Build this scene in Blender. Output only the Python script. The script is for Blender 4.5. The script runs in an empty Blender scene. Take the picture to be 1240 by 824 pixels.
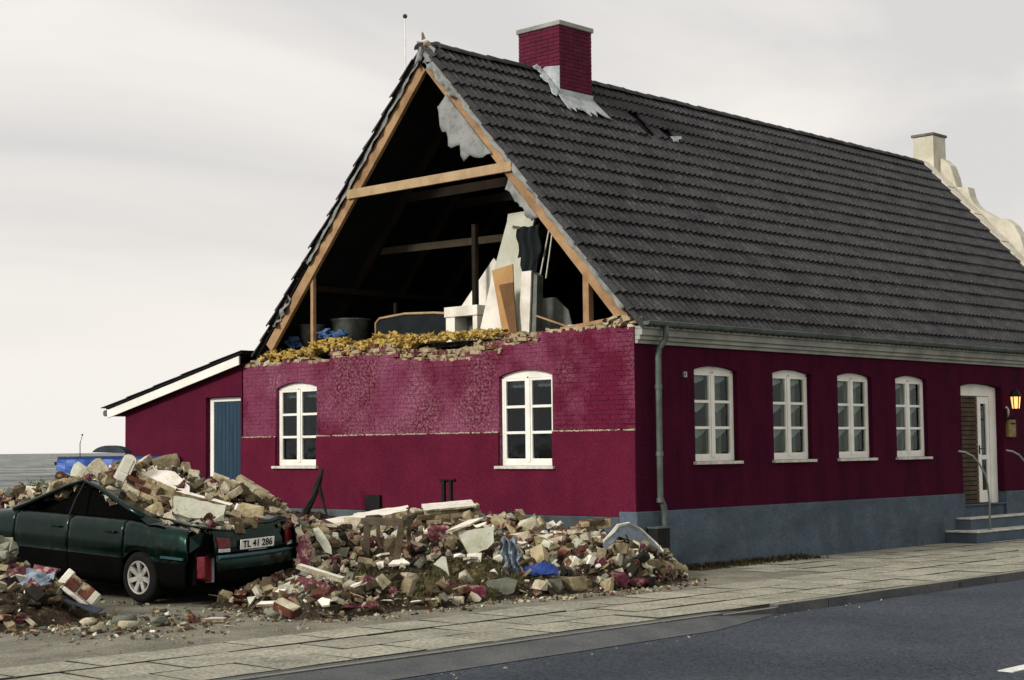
import bpy, bmesh, math, random
from mathutils import Vector, Matrix, Euler, geometry
random.seed(7)
SC = bpy.context.scene
COL = SC.collection
R = math.radians
# ------------------------------------------------------------------ camera
cam = bpy.data.cameras.new('camera'); co = bpy.data.objects.new('camera', cam); COL.objects.link(co)
cam.sensor_width = 36; cam.lens = 1957.86/1240*36; cam.clip_start = .1; cam.clip_end = 20000
RM = Matrix(((0.68817475, -0.04106849, -0.72438173), (-0.72546663, -0.05362145, -0.68616537), (-0.01066262, 0.99771645, -0.06669475)))
co.matrix_world = Matrix.Translation((-17.2616, -14.0426, 1.72)) @ RM.to_4x4()
SC.camera = co
# ------------------------------------------------------------------ light, sky, exposure
SC.view_settings.view_transform = 'Standard'; SC.view_settings.look = 'None'
SC.view_settings.exposure = 0; SC.view_settings.gamma = 1
SUN_AZ, SUN_EL = 172, 27
sd = Vector((math.cos(R(SUN_AZ))*math.cos(R(SUN_EL)), math.sin(R(SUN_AZ))*math.cos(R(SUN_EL)), math.sin(R(SUN_EL))))
sun = bpy.data.lights.new('sun', 'SUN'); sun.energy = 3.2; sun.angle = R(11); sun.color = (1, .95, .88)
so = bpy.data.objects.new('sun', sun); COL.objects.link(so); so.rotation_euler = sd.to_track_quat('Z', 'Y').to_euler()
w = bpy.data.worlds.new('World'); SC.world = w; w.use_nodes = True
nt = w.node_tree; nt.nodes.clear()
def N(t, **k):
    n = nt.nodes.new(t)
    for a, b in k.items(): setattr(n, a, b)
    return n
out = N('ShaderNodeOutputWorld'); mixs = N('ShaderNodeMixShader'); mixs.inputs[0].default_value = .94
b1 = N('ShaderNodeBackground'); b1.inputs[1].default_value = .08
b2 = N('ShaderNodeBackground'); b2.inputs[1].default_value = 1.0
sky = N('ShaderNodeTexSky', sky_type='NISHITA'); sky.sun_disc = False; sky.sun_elevation = R(SUN_EL); sky.sun_rotation = R(90-SUN_AZ); sky.air_density = 1.5; sky.dust_density = 4
L = nt.links.new
L(sky.outputs[0], b1.inputs[0])
tc = N('ShaderNodeTexCoord'); mp = N('ShaderNodeMapping'); mp.inputs['Scale'].default_value = (1.6, 1.6, 4.0); mp.inputs['Location'].default_value = (8.4, 3.3, 1.1)
L(tc.outputs['Generated'], mp.inputs[0])
n1 = N('ShaderNodeTexNoise'); n1.inputs['Scale'].default_value = 1.15; n1.inputs['Detail'].default_value = 5; n1.inputs['Roughness'].default_value = .5; n1.inputs['Distortion'].default_value = .35
L(mp.outputs[0], n1.inputs[0])
cr = N('ShaderNodeValToRGB'); e = cr.color_ramp.elements
e[0].position = .385; e[0].color = (.74, .72, .71, 1); e[1].position = .55; e[1].color = (1.0, .955, .895, 1)
m_ = cr.color_ramp.elements.new(.48); m_.color = (.93, .885, .84, 1)
L(n1.outputs[0], cr.inputs[0])
sx = N('ShaderNodeSeparateXYZ'); L(tc.outputs['Generated'], sx.inputs[0])
mr = N('ShaderNodeMapRange'); mr.inputs[1].default_value = -.02; mr.inputs[2].default_value = .16; mr.inputs[3].default_value = .7; mr.inputs[4].default_value = 0
L(sx.outputs[2], mr.inputs[0])
mx = N('ShaderNodeMixRGB'); mx.inputs[2].default_value = (.95, .925, .865, 1); L(mr.outputs[0], mx.inputs[0]); L(cr.outputs[0], mx.inputs[1])
L(mx.outputs[0], b2.inputs[0]); L(b1.outputs[0], mixs.inputs[1]); L(b2.outputs[0], mixs.inputs[2]); L(mixs.outputs[0], out.inputs[0])

# ------------------------------------------------------------------ materials
def _n(t, ty, **k):
    n = t.nodes.new(ty)
    for a, b in k.items(): setattr(n, a, b)
    return n
def mat(name, c1, c2=None, scale=3, rough=.9, bump=.25, bscale=45, c3=None, c3scale=12, c3lo=.6, c3hi=.68, rand=.0, metal=0, coat=0, spec=.15,
        space='pos', grain=.18, stretch=(1, 1, 1), brick=None, lo=.38, hi=.64, wave=None, gscale=140, c3mask=None):
    m = bpy.data.materials.new(name); m.use_nodes = True; t = m.node_tree; t.nodes.clear(); k = t.links.new
    o = _n(t, 'ShaderNodeOutputMaterial'); p = _n(t, 'ShaderNodeBsdfPrincipled'); k(p.outputs[0], o.inputs[0])
    if space == 'pos': src = _n(t, 'ShaderNodeNewGeometry').outputs['Position']
    else: src = _n(t, 'ShaderNodeTexCoord').outputs['Object']
    mp = _n(t, 'ShaderNodeMapping'); mp.inputs['Scale'].default_value = stretch; k(src, mp.inputs[0])
    if space != 'pos':
        oi = _n(t, 'ShaderNodeObjectInfo'); vm = _n(t, 'ShaderNodeVectorMath', operation='ADD'); sc = _n(t, 'ShaderNodeVectorMath', operation='SCALE'); sc.inputs[3].default_value = 37
        cb = _n(t, 'ShaderNodeCombineXYZ')
        for i in range(3): k(oi.outputs['Random'], cb.inputs[i])
        k(cb.outputs[0], sc.inputs[0]); k(src, vm.inputs[0]); k(sc.outputs[0], vm.inputs[1]); k(vm.outputs[0], mp.inputs[0])
    V = mp.outputs[0]
    def noise(s, d=4, r=.6):
        n = _n(t, 'ShaderNodeTexNoise'); n.inputs['Scale'].default_value = s; n.inputs['Detail'].default_value = d; n.inputs['Roughness'].default_value = r; k(V, n.inputs[0]); return n.outputs[0]
    def rng(x, a, b, c=0, d=1):
        n = _n(t, 'ShaderNodeMapRange'); n.inputs[1].default_value = a; n.inputs[2].default_value = b; n.inputs[3].default_value = c; n.inputs[4].default_value = d; k(x, n.inputs[0]); return n.outputs[0]
    def mix(f, a, b, mode='MIX'):
        n = _n(t, 'ShaderNodeMixRGB', blend_type=mode)
        if isinstance(f, float) or isinstance(f, int): n.inputs[0].default_value = f
        else: k(f, n.inputs[0])
        for i, q in ((1, a), (2, b)):
            if isinstance(q, tuple): n.inputs[i].default_value = (*q, 1)
            else: k(q, n.inputs[i])
        return n.outputs[0]
    c = mix(rng(noise(scale), lo, hi), c1, c2 or tuple(x*.72 for x in c1))
    if c3:
        fac = rng(noise(c3scale, 6, .7), c3lo, c3hi)
        if c3mask:
            mm = _n(t, 'ShaderNodeMath', operation='MULTIPLY'); k(fac, mm.inputs[0]); k(rng(noise(c3mask, 3, .5), .44, .58, .0, 1), mm.inputs[1]); fac = mm.outputs[0]
        c = mix(fac, c, c3)
    if grain:
        g = rng(noise(gscale, 2, .7), .36, .64, 1-grain, 1+grain); n = _n(t, 'ShaderNodeVectorMath', operation='SCALE'); k(c, n.inputs[0]); k(g, n.inputs[3]); c = n.outputs[0]
    if rand:
        oi2 = _n(t, 'ShaderNodeObjectInfo'); g = rng(oi2.outputs['Random'], 0, 1, 1-rand, 1+rand); n = _n(t, 'ShaderNodeVectorMath', operation='SCALE'); k(c, n.inputs[0]); k(g, n.inputs[3]); c = n.outputs[0]
    k(c, p.inputs['Base Color'])
    p.inputs['Roughness'].default_value = rough; p.inputs['Metallic'].default_value = metal; p.inputs['Specular IOR Level'].default_value = spec
    p.inputs['Coat Weight'].default_value = coat; p.inputs['Coat Roughness'].default_value = .12
    nrm = None
    if brick is not None:   # fine relief of painted courses; the plane's own two axes
        s2 = _n(t, 'ShaderNodeSeparateXYZ'); k(src, s2.inputs[0]); cb = _n(t, 'ShaderNodeCombineXYZ')
        k(s2.outputs[brick], cb.inputs[0]); k(s2.outputs[2], cb.inputs[1])
        bt = _n(t, 'ShaderNodeTexBrick'); bt.inputs['Scale'].default_value = 1; bt.inputs['Brick Width'].default_value = .24; bt.inputs['Row Height'].default_value = .0667; bt.inputs['Mortar Size'].default_value = .007; bt.inputs['Mortar Smooth'].default_value = .8
        k(cb.outputs[0], bt.inputs[0]); b = _n(t, 'ShaderNodeBump'); b.invert = True; b.inputs['Strength'].default_value = .5; b.inputs['Distance'].default_value = .006; k(bt.outputs['Fac'], b.inputs['Height']); nrm = b.outputs[0]
    if wave:
        wv = _n(t, 'ShaderNodeTexNoise'); wv.inputs['Scale'].default_value = wave[0]; wv.inputs['Detail'].default_value = 6; k(V, wv.inputs[0])
        b = _n(t, 'ShaderNodeBump'); b.inputs['Strength'].default_value = 1; b.inputs['Distance'].default_value = wave[1]; k(wv.outputs[0], b.inputs['Height']); nrm = b.outputs[0]
    if bump:
        b = _n(t, 'ShaderNodeBump'); b.inputs['Strength'].default_value = bump; b.inputs['Distance'].default_value = .02; k(noise(bscale, 5, .65), b.inputs['Height'])
        if nrm: k(nrm, b.inputs['Normal'])
        nrm = b.outputs[0]
    if nrm: k(nrm, p.inputs['Normal'])
    return m
def emit(name, c, s):
    m = bpy.data.materials.new(name); m.use_nodes = True; p = m.node_tree.nodes['Principled BSDF']; p.inputs['Base Color'].default_value = (*c, 1); p.inputs['Emission Color'].default_value = (*c, 1); p.inputs['Emission Strength'].default_value = s; return m
def glass(name, tint=(.7, .75, .72), gloss=.16, rough=.06):
    m = bpy.data.materials.new(name); m.use_nodes = True; t = m.node_tree; t.nodes.clear(); k = t.links.new
    o = _n(t, 'ShaderNodeOutputMaterial'); mx = _n(t, 'ShaderNodeMixShader'); a = _n(t, 'ShaderNodeBsdfTransparent'); g = _n(t, 'ShaderNodeBsdfGlossy')
    a.inputs[0].default_value = (*tint, 1); g.inputs[0].default_value = (.8, .84, .86, 1); g.inputs[1].default_value = rough
    lw = _n(t, 'ShaderNodeLayerWeight'); lw.inputs[0].default_value = .5; mr = _n(t, 'ShaderNodeMapRange'); mr.inputs[3].default_value = gloss*.12; mr.inputs[4].default_value = .5
    pw = _n(t, 'ShaderNodeMath', operation='POWER'); pw.inputs[1].default_value = 4; k(lw.outputs['Facing'], pw.inputs[0]); k(pw.outputs[0], mr.inputs[0]); k(mr.outputs[0], mx.inputs[0]); k(a.outputs[0], mx.inputs[1]); k(g.outputs[0], mx.inputs[2]); k(mx.outputs[0], o.inputs[0])
    nz = _n(t, 'ShaderNodeTexNoise'); nz.inputs['Scale'].default_value = 2.2; b = _n(t, 'ShaderNodeBump'); b.inputs['Strength'].default_value = .25; b.inputs['Distance'].default_value = .02
    k(_n(t, 'ShaderNodeNewGeometry').outputs['Position'], nz.inputs[0]); k(nz.outputs[0], b.inputs['Height']); k(b.outputs[0], g.inputs['Normal'])
    return m
MT = {}
MAR = (.118, .0075, .038)
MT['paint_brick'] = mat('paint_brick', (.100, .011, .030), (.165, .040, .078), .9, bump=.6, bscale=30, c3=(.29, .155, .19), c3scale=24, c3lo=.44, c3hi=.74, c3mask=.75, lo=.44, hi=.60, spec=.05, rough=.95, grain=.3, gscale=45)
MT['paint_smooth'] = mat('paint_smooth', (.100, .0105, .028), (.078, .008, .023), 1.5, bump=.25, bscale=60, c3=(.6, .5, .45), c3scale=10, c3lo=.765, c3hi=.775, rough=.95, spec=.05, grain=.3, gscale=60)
MT['paint_street_shaded'] = mat('paint_street_shaded', (.056, .0058, .019), (.040, .0048, .017), 1.4, bump=.3, rough=.95, spec=.04, grain=.3, brick=0, gscale=70, c3=(.022, .004, .012), c3scale=2.2, c3lo=.5, c3hi=.75, stretch=(1.6, 1.6, .5))  # gable paint again, with shade of the sunless side put into the colour
MT['paint_annex'] = mat('paint_annex', (.082, .0085, .024), (.064, .007, .021), 1.4, bump=.3, rough=.95, spec=.05, grain=.25, brick=1, gscale=70)
MT['mag_stone'] = mat('mag_stone', (.085, .012, .028), (.15, .05, .065), 9, space='obj', bump=.6, bscale=30, rand=.3, c3=(.34, .26, .20), c3scale=11, c3lo=.52, c3hi=.64)
MT['plinth'] = mat('plinth', (.082, .110, .142), (.058, .080, .104), 1.6, bump=.4, bscale=25, c3=(.038, .048, .052), c3scale=1.8, c3lo=.50, c3hi=.78, stretch=(1, 1, 1.3), gscale=40)
MT['cornice'] = mat('cornice', (.30, .31, .275), (.19, .20, .18), 2, bump=.2, c3=(.12, .13, .12), c3scale=6, c3lo=.62, c3hi=.75)
MT['zinc'] = mat('zinc', (.12, .145, .135), (.07, .088, .083), 5, rough=.55, metal=.35, bump=.1)
MT['white'] = mat('white_paint', (.78, .77, .72), (.68, .67, .61), 3, rough=.5, bump=.12, c3=(.42, .38, .30), c3scale=16, c3lo=.68, c3hi=.74, grain=.06)
MT['white_board'] = mat('white_board', (.72, .69, .62), (.52, .49, .42), 2.2, rough=.6, bump=.15, grain=.12, space='obj', c3=(.22, .18, .12), c3scale=6, c3lo=.62, c3hi=.8)
MT['sill'] = mat('sill', (.62, .60, .54), (.40, .40, .36), 6, rough=.7, bump=.3)
MT['tile'] = mat('tile', (.036, .035, .037), (.021, .021, .023), 2.6, rough=.68, bump=.5, bscale=40, c3=(.085, .080, .070), c3scale=9, c3lo=.58, c3hi=.74, rand=.28, grain=.5, gscale=40, spec=.25)
MT['felt'] = mat('felt', (.012, .012, .013), (.008, .008, .009), 2, rough=.95, bump=.2)
MT['feltgrey'] = mat('felt_grey', (.15, .165, .16), (.30, .30, .285), 5, rough=.75, bump=.3, bscale=14, c3=(.09, .10, .10), c3scale=5, c3lo=.5, c3hi=.8)
MT['wood_new'] = mat('wood_new', (.36, .23, .125), (.22, .13, .065), 2.5, rough=.75, bump=.3, bscale=30, c3=(.12, .06, .03), c3scale=9, c3lo=.66, c3hi=.74, space='pos')
MT['wood_tan'] = mat('wood_tan', (.40, .29, .17), (.30, .21, .12), 3, rough=.8, bump=.3, bscale=30, c3=(.12, .08, .04), c3scale=14, c3lo=.64, c3hi=.72)
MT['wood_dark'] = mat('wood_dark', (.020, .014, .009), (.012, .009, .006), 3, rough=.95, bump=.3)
MT['wood_old'] = mat('wood_old', (.055, .042, .028), (.032, .025, .017), 5, rough=.95, bump=.3)
MT['wood_grey'] = mat('wood_grey', (.10, .08, .055), (.055, .045, .03), 6, rough=.9, bump=.4, space='obj')
MT['char'] = mat('char', (.012, .010, .009), (.02, .017, .014), 6, rough=.9, bump=.6, space='obj')
MT['mortar'] = mat('mortar', (.40, .33, .21), (.26, .20, .12), 7, rough=.95, bump=.8, bscale=28, c3=(.12, .085, .05), c3scale=10, c3lo=.58, c3hi=.72, space='pos')
MT['tan1'] = mat('chunk_tan', (.34, .29, .18), (.19, .15, .085), 8, rough=.95, bump=1, bscale=24, c3=(.07, .045, .03), c3scale=8, c3lo=.6, c3hi=.72, space='obj', rand=.3)
MT['tan2'] = mat('chunk_pale', (.50, .46, .35), (.30, .26, .17), 8, rough=.95, bump=.9, bscale=24, c3=(.14, .10, .06), c3scale=8, c3lo=.62, c3hi=.72, space='obj', rand=.22)
MT['redbrick'] = mat('chunk_red', (.115, .040, .026), (.065, .026, .018), 8, rough=.95, bump=.9, bscale=24, c3=(.30, .25, .16), c3scale=7, c3lo=.50, c3hi=.62, space='obj', rand=.35)
MT['brown'] = mat('chunk_brown', (.11, .085, .048), (.05, .038, .022), 7, rough=.95, bump=.8, bscale=28, c3=(.34, .28, .18), c3scale=7, c3lo=.6, c3hi=.7, space='obj', rand=.3)
MT['plaster'] = mat('plaster', (.74, .71, .64), (.60, .57, .48), 5, rough=.85, bump=.45, bscale=20, c3=(.30, .28, .19), c3scale=9, c3lo=.62, c3hi=.74, space='obj')
MT['plaster_green'] = mat('plaster_green', (.50, .51, .42), (.38, .38, .28), 5, rough=.85, bump=.4, bscale=20, c3=(.17, .16, .10), c3scale=9, c3lo=.6, c3hi=.72, space='obj')
MT['greystone'] = mat('greystone', (.17, .18, .14), (.10, .105, .08), 6, rough=.9, bump=.5, space='obj', rand=.2)
MT['dirt'] = mat('dirt', (.045, .034, .022), (.020, .015, .010), 3.5, rough=1, bump=1, bscale=22, c3=(.17, .14, .09), c3scale=10, c3lo=.54, c3hi=.66, grain=.5, gscale=50)
MT['mud'] = mat('mud', (.06, .05, .022), (.03, .024, .012), 5, rough=1, bump=1, bscale=22, c3=(.12, .10, .045), c3scale=14, c3lo=.52, c3hi=.64, grain=.5, gscale=50)
MT['pave'] = mat('pave', (.31, .30, .24), (.235, .23, .18), 2.2, rough=.9, bump=.35, bscale=50, c3=(.16, .155, .125), c3scale=1.6, c3lo=.52, c3hi=.74, rand=.13, grain=.35, gscale=24)
MT['joint'] = mat('joint', (.065, .06, .048), (.04, .037, .03), 5, rough=1, bump=.5, bscale=60)
MT['plinth_grey'] = mat('plinth_grey', (.080, .098, .105), (.054, .068, .074), 1.2, bump=.4, bscale=25, c3=(.035, .042, .04), c3scale=2, c3lo=.5, c3hi=.7)
MT['yard'] = mat('yard', (.21, .20, .16), (.135, .13, .10), 1.3, rough=.95, bump=.6, bscale=35, c3=(.10, .095, .075), c3scale=3.2, c3lo=.54, c3hi=.72, grain=.35, gscale=45)
MT['road'] = mat('road', (.054, .065, .079), (.034, .042, .054), .45, rough=.95, bump=.5, bscale=120, c3=(.075, .085, .10), c3scale=34, c3lo=.55, c3hi=.68, grain=.5, gscale=36)
MT['apron_kerb_shade'] = mat('apron_kerb_shade', (.105, .11, .11), (.070, .077, .08), 1.6, rough=.9, bump=.4, bscale=70, grain=.3, gscale=70)
MT['kerb'] = mat('kerb', (.21, .205, .17), (.15, .15, .12), 3, rough=.9, bump=.4, bscale=50)
MT['sea'] = mat('sea', (.06, .075, .07), (.19, .21, .19), .06, lo=.44, hi=.56, rough=.45, bump=0, c3=(.62, .62, .57), c3scale=.13, c3lo=.58, c3hi=.62, grain=.3, gscale=.5, stretch=(.5, 1.3, 1), wave=(.25, 2.2), spec=.08)
MT['carpaint'] = mat('car_paint', (.0024, .013, .010), (.0034, .018, .014), 3, rough=.30, bump=.06, bscale=7, metal=.85, coat=.25, c3=(.06, .055, .04), c3scale=3.2, c3lo=.55, c3hi=.85, space='pos', grain=.12)
MT['carblack'] = mat('car_black', (.004, .004, .004), (.003, .003, .003), 3, rough=1, bump=0, spec=0)
MT['trim'] = mat('trim', (.03, .075, .085), (.02, .055, .062), 9, rough=.4, bump=.05)
MT['rubber'] = mat('rubber', (.005, .005, .005), (.008, .008, .008), 9, rough=.95, bump=.2)
MT['alloy'] = mat('alloy', (.50, .49, .44), (.34, .33, .30), 9, rough=.4, metal=.5, bump=.1, c3=(.15, .13, .1), c3scale=16, c3lo=.6, c3hi=.72)
MT['lampred'] = mat('lamp_red', (.15, .005, .014), (.06, .003, .007), 22, rough=.3, coat=.3, bump=.05)
MT['lampclear'] = mat('lamp_clear', (.62, .62, .60), (.5, .5, .5), 12, rough=.2, coat=.5, bump=.05)
MT['plate'] = mat('plate', (.75, .76, .72), (.62, .63, .6), 9, rough=.5, bump=.05)
MT['black'] = mat('black', (.008, .008, .008), (.012, .012, .012), 9, rough=.7, bump=.1)
MT['doorblue'] = mat('door_blue', (.022, .048, .078), (.016, .036, .060), 2.5, rough=.6, bump=.2, stretch=(1, 4, .6))
MT['doorslat'] = mat('door_slat', (.075, .055, .035), (.045, .033, .02), 5, rough=.8, bump=.3)
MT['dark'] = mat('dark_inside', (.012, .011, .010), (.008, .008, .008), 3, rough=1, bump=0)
MT['curtain'] = mat('curtain', (.55, .60, .47), (.22, .26, .18), 5, rough=.95, bump=.3, stretch=(1, 1, .35), c3=(.30, .27, .08), c3scale=7, c3lo=.64, c3hi=.7)
MT['lace'] = mat('lace', (.85, .88, .90), (.65, .70, .72), 9, rough=.95, bump=.3)
MT['chimney'] = mat('chimney', (.10, .010, .030), (.07, .008, .023), 3, rough=.8, bump=.5, bscale=30, rand=.12)
MT['lead'] = mat('lead', (.42, .45, .46), (.28, .31, .32), 5, rough=.55, metal=.3, bump=.5, bscale=10, c3=(.14, .15, .15), c3scale=9, c3lo=.6, c3hi=.7)
MT['whitewash'] = mat('whitewash', (.58, .55, .46), (.44, .42, .33), 2, rough=.9, bump=.35, bscale=18, c3=(.28, .27, .20), c3scale=3, c3lo=.58, c3hi=.74)
MT['wool'] = mat('wool', (.50, .35, .09), (.30, .19, .045), 9, rough=1, bump=.9, bscale=40, c3=(.68, .56, .26), c3scale=14, c3lo=.52, c3hi=.68)
MT['card'] = mat('cardboard', (.40, .24, .10), (.33, .19, .08), 4, rough=.85, bump=.1, c3=(.10, .05, .02), c3scale=9, c3lo=.7, c3hi=.76, space='obj')
MT['cardin'] = mat('cardboard_inner', (.14, .075, .035), (.10, .055, .025), 4, rough=.85, bump=.1, space='obj')
MT['greytub'] = mat('tub', (.16, .175, .155), (.10, .11, .10), 6, rough=.6, bump=.2, metal=.2)
MT['blueplastic'] = mat('blue_plastic', (.018, .045, .20), (.012, .03, .14), 6, rough=.45, bump=.5, bscale=9, space='pos')
MT['bluetarp'] = mat('blue_tarp', (.05, .13, .42), (.03, .075, .26), 3, rough=.4, bump=.3, bscale=6)
MT['bluecloth'] = mat('blue_cloth', (.07, .14, .30), (.04, .08, .18), 8, rough=.9, bump=.6, bscale=14)
MT['denim'] = mat('grey_cloth', (.26, .32, .38), (.13, .17, .22), 7, rough=.9, bump=.8, bscale=14, c3=(.05, .06, .075), c3scale=8, c3lo=.56, c3hi=.66)
MT['sheetgrey'] = mat('sheet_grey', (.16, .19, .22), (.08, .10, .125), 4, rough=.6, bump=.5, bscale=12)
MT['darksheet'] = mat('dark_sheet', (.035, .05, .07), (.02, .028, .04), 4, rough=.6, bump=.4, bscale=12)
MT['coat'] = mat('coat', (.008, .012, .013), (.014, .018, .02), 4, rough=.95, bump=.3)
MT['brass'] = mat('brass', (.24, .18, .07), (.15, .11, .04), 9, rough=.5, metal=.3, bump=.3, bscale=60)
MT['steel'] = mat('steel', (.34, .35, .34), (.24, .25, .25), 9, rough=.45, metal=.5, bump=.05)
MT['shrub'] = mat('shrub', (.075, .10, .03), (.045, .065, .02), 5, rough=.8, bump=0)
MT['shrubred'] = mat('shrub_red', (.14, .06, .04), (.09, .05, .03), 5, rough=.8, bump=0)
MT['beige'] = mat('beige_panel', (.50, .50, .42), (.42, .42, .34), 3, rough=.7, bump=.1)
MT['paint_line'] = mat('road_paint', (.72, .72, .68), (.5, .5, .47), 8, rough=.7, bump=.2, c3=(.12, .13, .14), c3scale=20, c3lo=.62, c3hi=.7)
MT['fluff'] = mat('fluff', (.30, .30, .24), (.20, .20, .15), 9, rough=1, bump=.8, bscale=30)
MT['pebble'] = mat('pebble', (.36, .33, .24), (.22, .20, .13), 6, rough=.9, bump=.4, space='obj', rand=.35)
MT['glass'] = glass('window_glass'); MT['glassdark'] = glass('window_glass_dark', (.5, .55, .55), .25)
MT['lit'] = emit('lit_pane', (1, .50, .16), 1.5)

# ------------------------------------------------------------------ mesh helpers
class MB:
    def __init__(s): s.v = []; s.f = []; s.m = []
    def add(s, vs, fs, mi=0):
        b = len(s.v); s.v += [tuple(v) for v in vs]; s.f += [tuple(i+b for i in f) for f in fs]
        s.m += [mi]*len(fs) if isinstance(mi, int) else list(mi); return s
    def box(s, x0, x1, y0, y1, z0, z1, mi=0, M=None):
        vs = [Vector((x, y, z)) for x in (x0, x1) for y in (y0, y1) for z in (z0, z1)]
        if M: vs = [M @ v for v in vs]
        return s.add(vs, [(0, 1, 3, 2), (4, 6, 7, 5), (0, 4, 5, 1), (2, 3, 7, 6), (0, 2, 6, 4), (1, 5, 7, 3)], mi)
    def bar(s, a, b, w, h, up=(0, 0, 1), mi=0):
        a = Vector(a); b = Vector(b); d = (b-a); L_ = d.length; d.normalize(); sd_ = d.cross(Vector(up)).normalized(); u = sd_.cross(d)
        M = Matrix((d, sd_, u)).transposed().to_4x4(); M.translation = a
        return s.box(0, L_, -w/2, w/2, -h/2, h/2, mi, M)
    def prism(s, poly, vec, holes=(), mi=0, mside=None, mback=None):
        vec = Vector(vec); loops = [[Vector(p) for p in poly]]+[[Vector(p) for p in h] for h in holes]
        tri = geometry.tessellate_polygon(loops); fl = [p for l_ in loops for p in l_]; n = len(fl)
        nn = Vector((0, 0, 0))
        for t in tri: nn += (fl[t[1]]-fl[t[0]]).cross(fl[t[2]]-fl[t[0]])
        flip = nn.dot(vec) > 0
        A = [tuple(reversed(t)) if flip else tuple(t) for t in tri]; B = [tuple(i+n for i in reversed(t)) for t in A]
        mside = mi if mside is None else mside; mback = mi if mback is None else mback
        sides = []; o = 0
        for l_ in loops:
            k = len(l_)
            for i in range(k): sides.append((o+i, o+(i+1) % k, o+(i+1) % k+n, o+i+n))
            o += k
        return s.add(fl+[p+vec for p in fl], A+B+sides, [mi]*len(A)+[mback]*len(B)+[mside]*len(sides))
    def tube(s, pts, r, n=8, mi=0, cap=True):
        pts = [Vector(p) for p in pts]; rs = r if isinstance(r, (list, tuple)) else [r]*len(pts); vs = []; fs = []
        up = Vector((.13, .21, .97))
        for i, p in enumerate(pts):
            d = (pts[min(i+1, len(pts)-1)]-pts[max(i-1, 0)]).normalized(); a = d.cross(up)
            if a.length < .1: a = d.cross(Vector((1, 0, 0)))
            a.normalize(); b = d.cross(a)
            for k in range(n): th = 2*math.pi*k/n; vs.append(p+a*math.cos(th)*rs[i]+b*math.sin(th)*rs[i])
        for i in range(len(pts)-1):
            for k in range(n): fs.append((i*n+k, i*n+(k+1) % n, (i+1)*n+(k+1) % n, (i+1)*n+k))
        if cap: fs += [tuple(range(n-1, -1, -1)), tuple((len(pts)-1)*n+k for k in range(n))]
        return s.add(vs, fs, mi)
    def lathe(s, prof, c=(0, 0, 0), n=24, M=None, mi=0):
        vs = []; fs = []
        for i, (r, z) in enumerate(prof):
            for k in range(n):
                th = 2*math.pi*k/n; v = Vector((c[0]+r*math.cos(th), c[1]+r*math.sin(th), c[2]+z)); vs.append(M @ v if M else v)
        for i in range(len(prof)-1):
            for k in range(n): fs.append((i*n+k, i*n+(k+1) % n, (i+1)*n+(k+1) % n, (i+1)*n+k))
        return s.add(vs, fs, mi)
    def hull(s, pts, M=None, mi=0, mfun=None):
        bm = bmesh.new()
        for p in pts: bm.verts.new(p)
        r = bmesh.ops.convex_hull(bm, input=bm.verts[:]); bmesh.ops.delete(bm, geom=[g for g in r['geom_interior'] if isinstance(g, bmesh.types.BMVert)], context='VERTS')
        bm.normal_update(); bm.verts.index_update(); vs = [v.co.copy() for v in bm.verts]; fs = [[v.index for v in f.verts] for f in bm.faces]
        ms = [mfun(f.normal) if mfun else mi for f in bm.faces]; bm.free()
        if M: vs = [M @ v for v in vs]
        return s.add(vs, fs, ms)
    def build(s, name, mats, parent=None, smooth=False, loc=None, rot=None, bevel=0, fix=False):
        me = bpy.data.meshes.new(name); me.from_pydata(s.v, [], s.f)
        for m in (mats if isinstance(mats, (list, tuple)) else [mats]): me.materials.append(MT[m] if isinstance(m, str) else m)
        me.polygons.foreach_set('material_index', s.m)
        if smooth: me.polygons.foreach_set('use_smooth', [True]*len(s.f))
        me.update()
        if fix:
            bm = bmesh.new(); bm.from_mesh(me); bmesh.ops.recalc_face_normals(bm, faces=bm.faces); bm.to_mesh(me); bm.free()
        o = bpy.data.objects.new(name, me); COL.objects.link(o)
        if loc: o.location = loc
        if rot: o.rotation_euler = rot
        if parent: o.parent = parent
        if bevel:
            b = o.modifiers.new('bevel', 'BEVEL'); b.width = bevel; b.segments = 2; b.limit_method = 'ANGLE'
        return o
def tag(o, label=None, cat=None, group=None, kind=None):
    for k, v in (('label', label), ('category', cat), ('group', group), ('kind', kind)):
        if v: o[k] = v
    return o
def empty(name, loc=(0, 0, 0), rz=0):
    o = bpy.data.objects.new(name, None); COL.objects.link(o); o.location = loc; o.rotation_euler = (0, 0, rz); return o
def inst(name, mesh, parent=None, loc=(0, 0, 0), rot=(0, 0, 0), sc=(1, 1, 1)):
    o = bpy.data.objects.new(name, mesh); COL.objects.link(o); o.location = loc; o.rotation_euler = rot; o.scale = sc
    if parent: o.parent = parent
    return o
# ------------------------------------------------------------------ setting
def sheet(name, pts, z, m, kind='structure', cut=None):
    b = MB(); b.add([(x, y, z) for x, y in pts], [tuple(range(len(pts)))]); return tag(b.build(name, m), kind=kind)
b = MB(); n = 60
b.add([(-9000, 17, -1.6), (9000, 17, -1.6), (9000, 9000, -1.6), (-9000, 9000, -1.6)], [(0, 1, 2, 3)])
b.add([(-9000, -9000, -1.6), (-45, -9000, -1.6), (-45, 17, -1.6), (-9000, 17, -1.6)], [(0, 1, 2, 3)])
tag(b.build('sea', 'sea'), kind='structure')
b = MB(); b.box(-45, 300, -60, 17, -2.5, -.17); tag(b.build('ground', 'yard'), kind='structure')
b = MB(); b.box(-45, 300, -2.0, 17, -.16, -.006); tag(b.build('yard', 'yard'), kind='structure')
b = MB(); b.box(-45, 300, -11.8, -3.98, -.16, -.1); tag(b.build('road', 'road'), kind='structure')
b = MB(); b.box(-45, 300, -16.5, -11.8, -.16, .0); tag(b.build('opposite_pavement', 'pave'), kind='structure')
b = MB()   # lowered asphalt strip where cars cross the pavement
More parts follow.
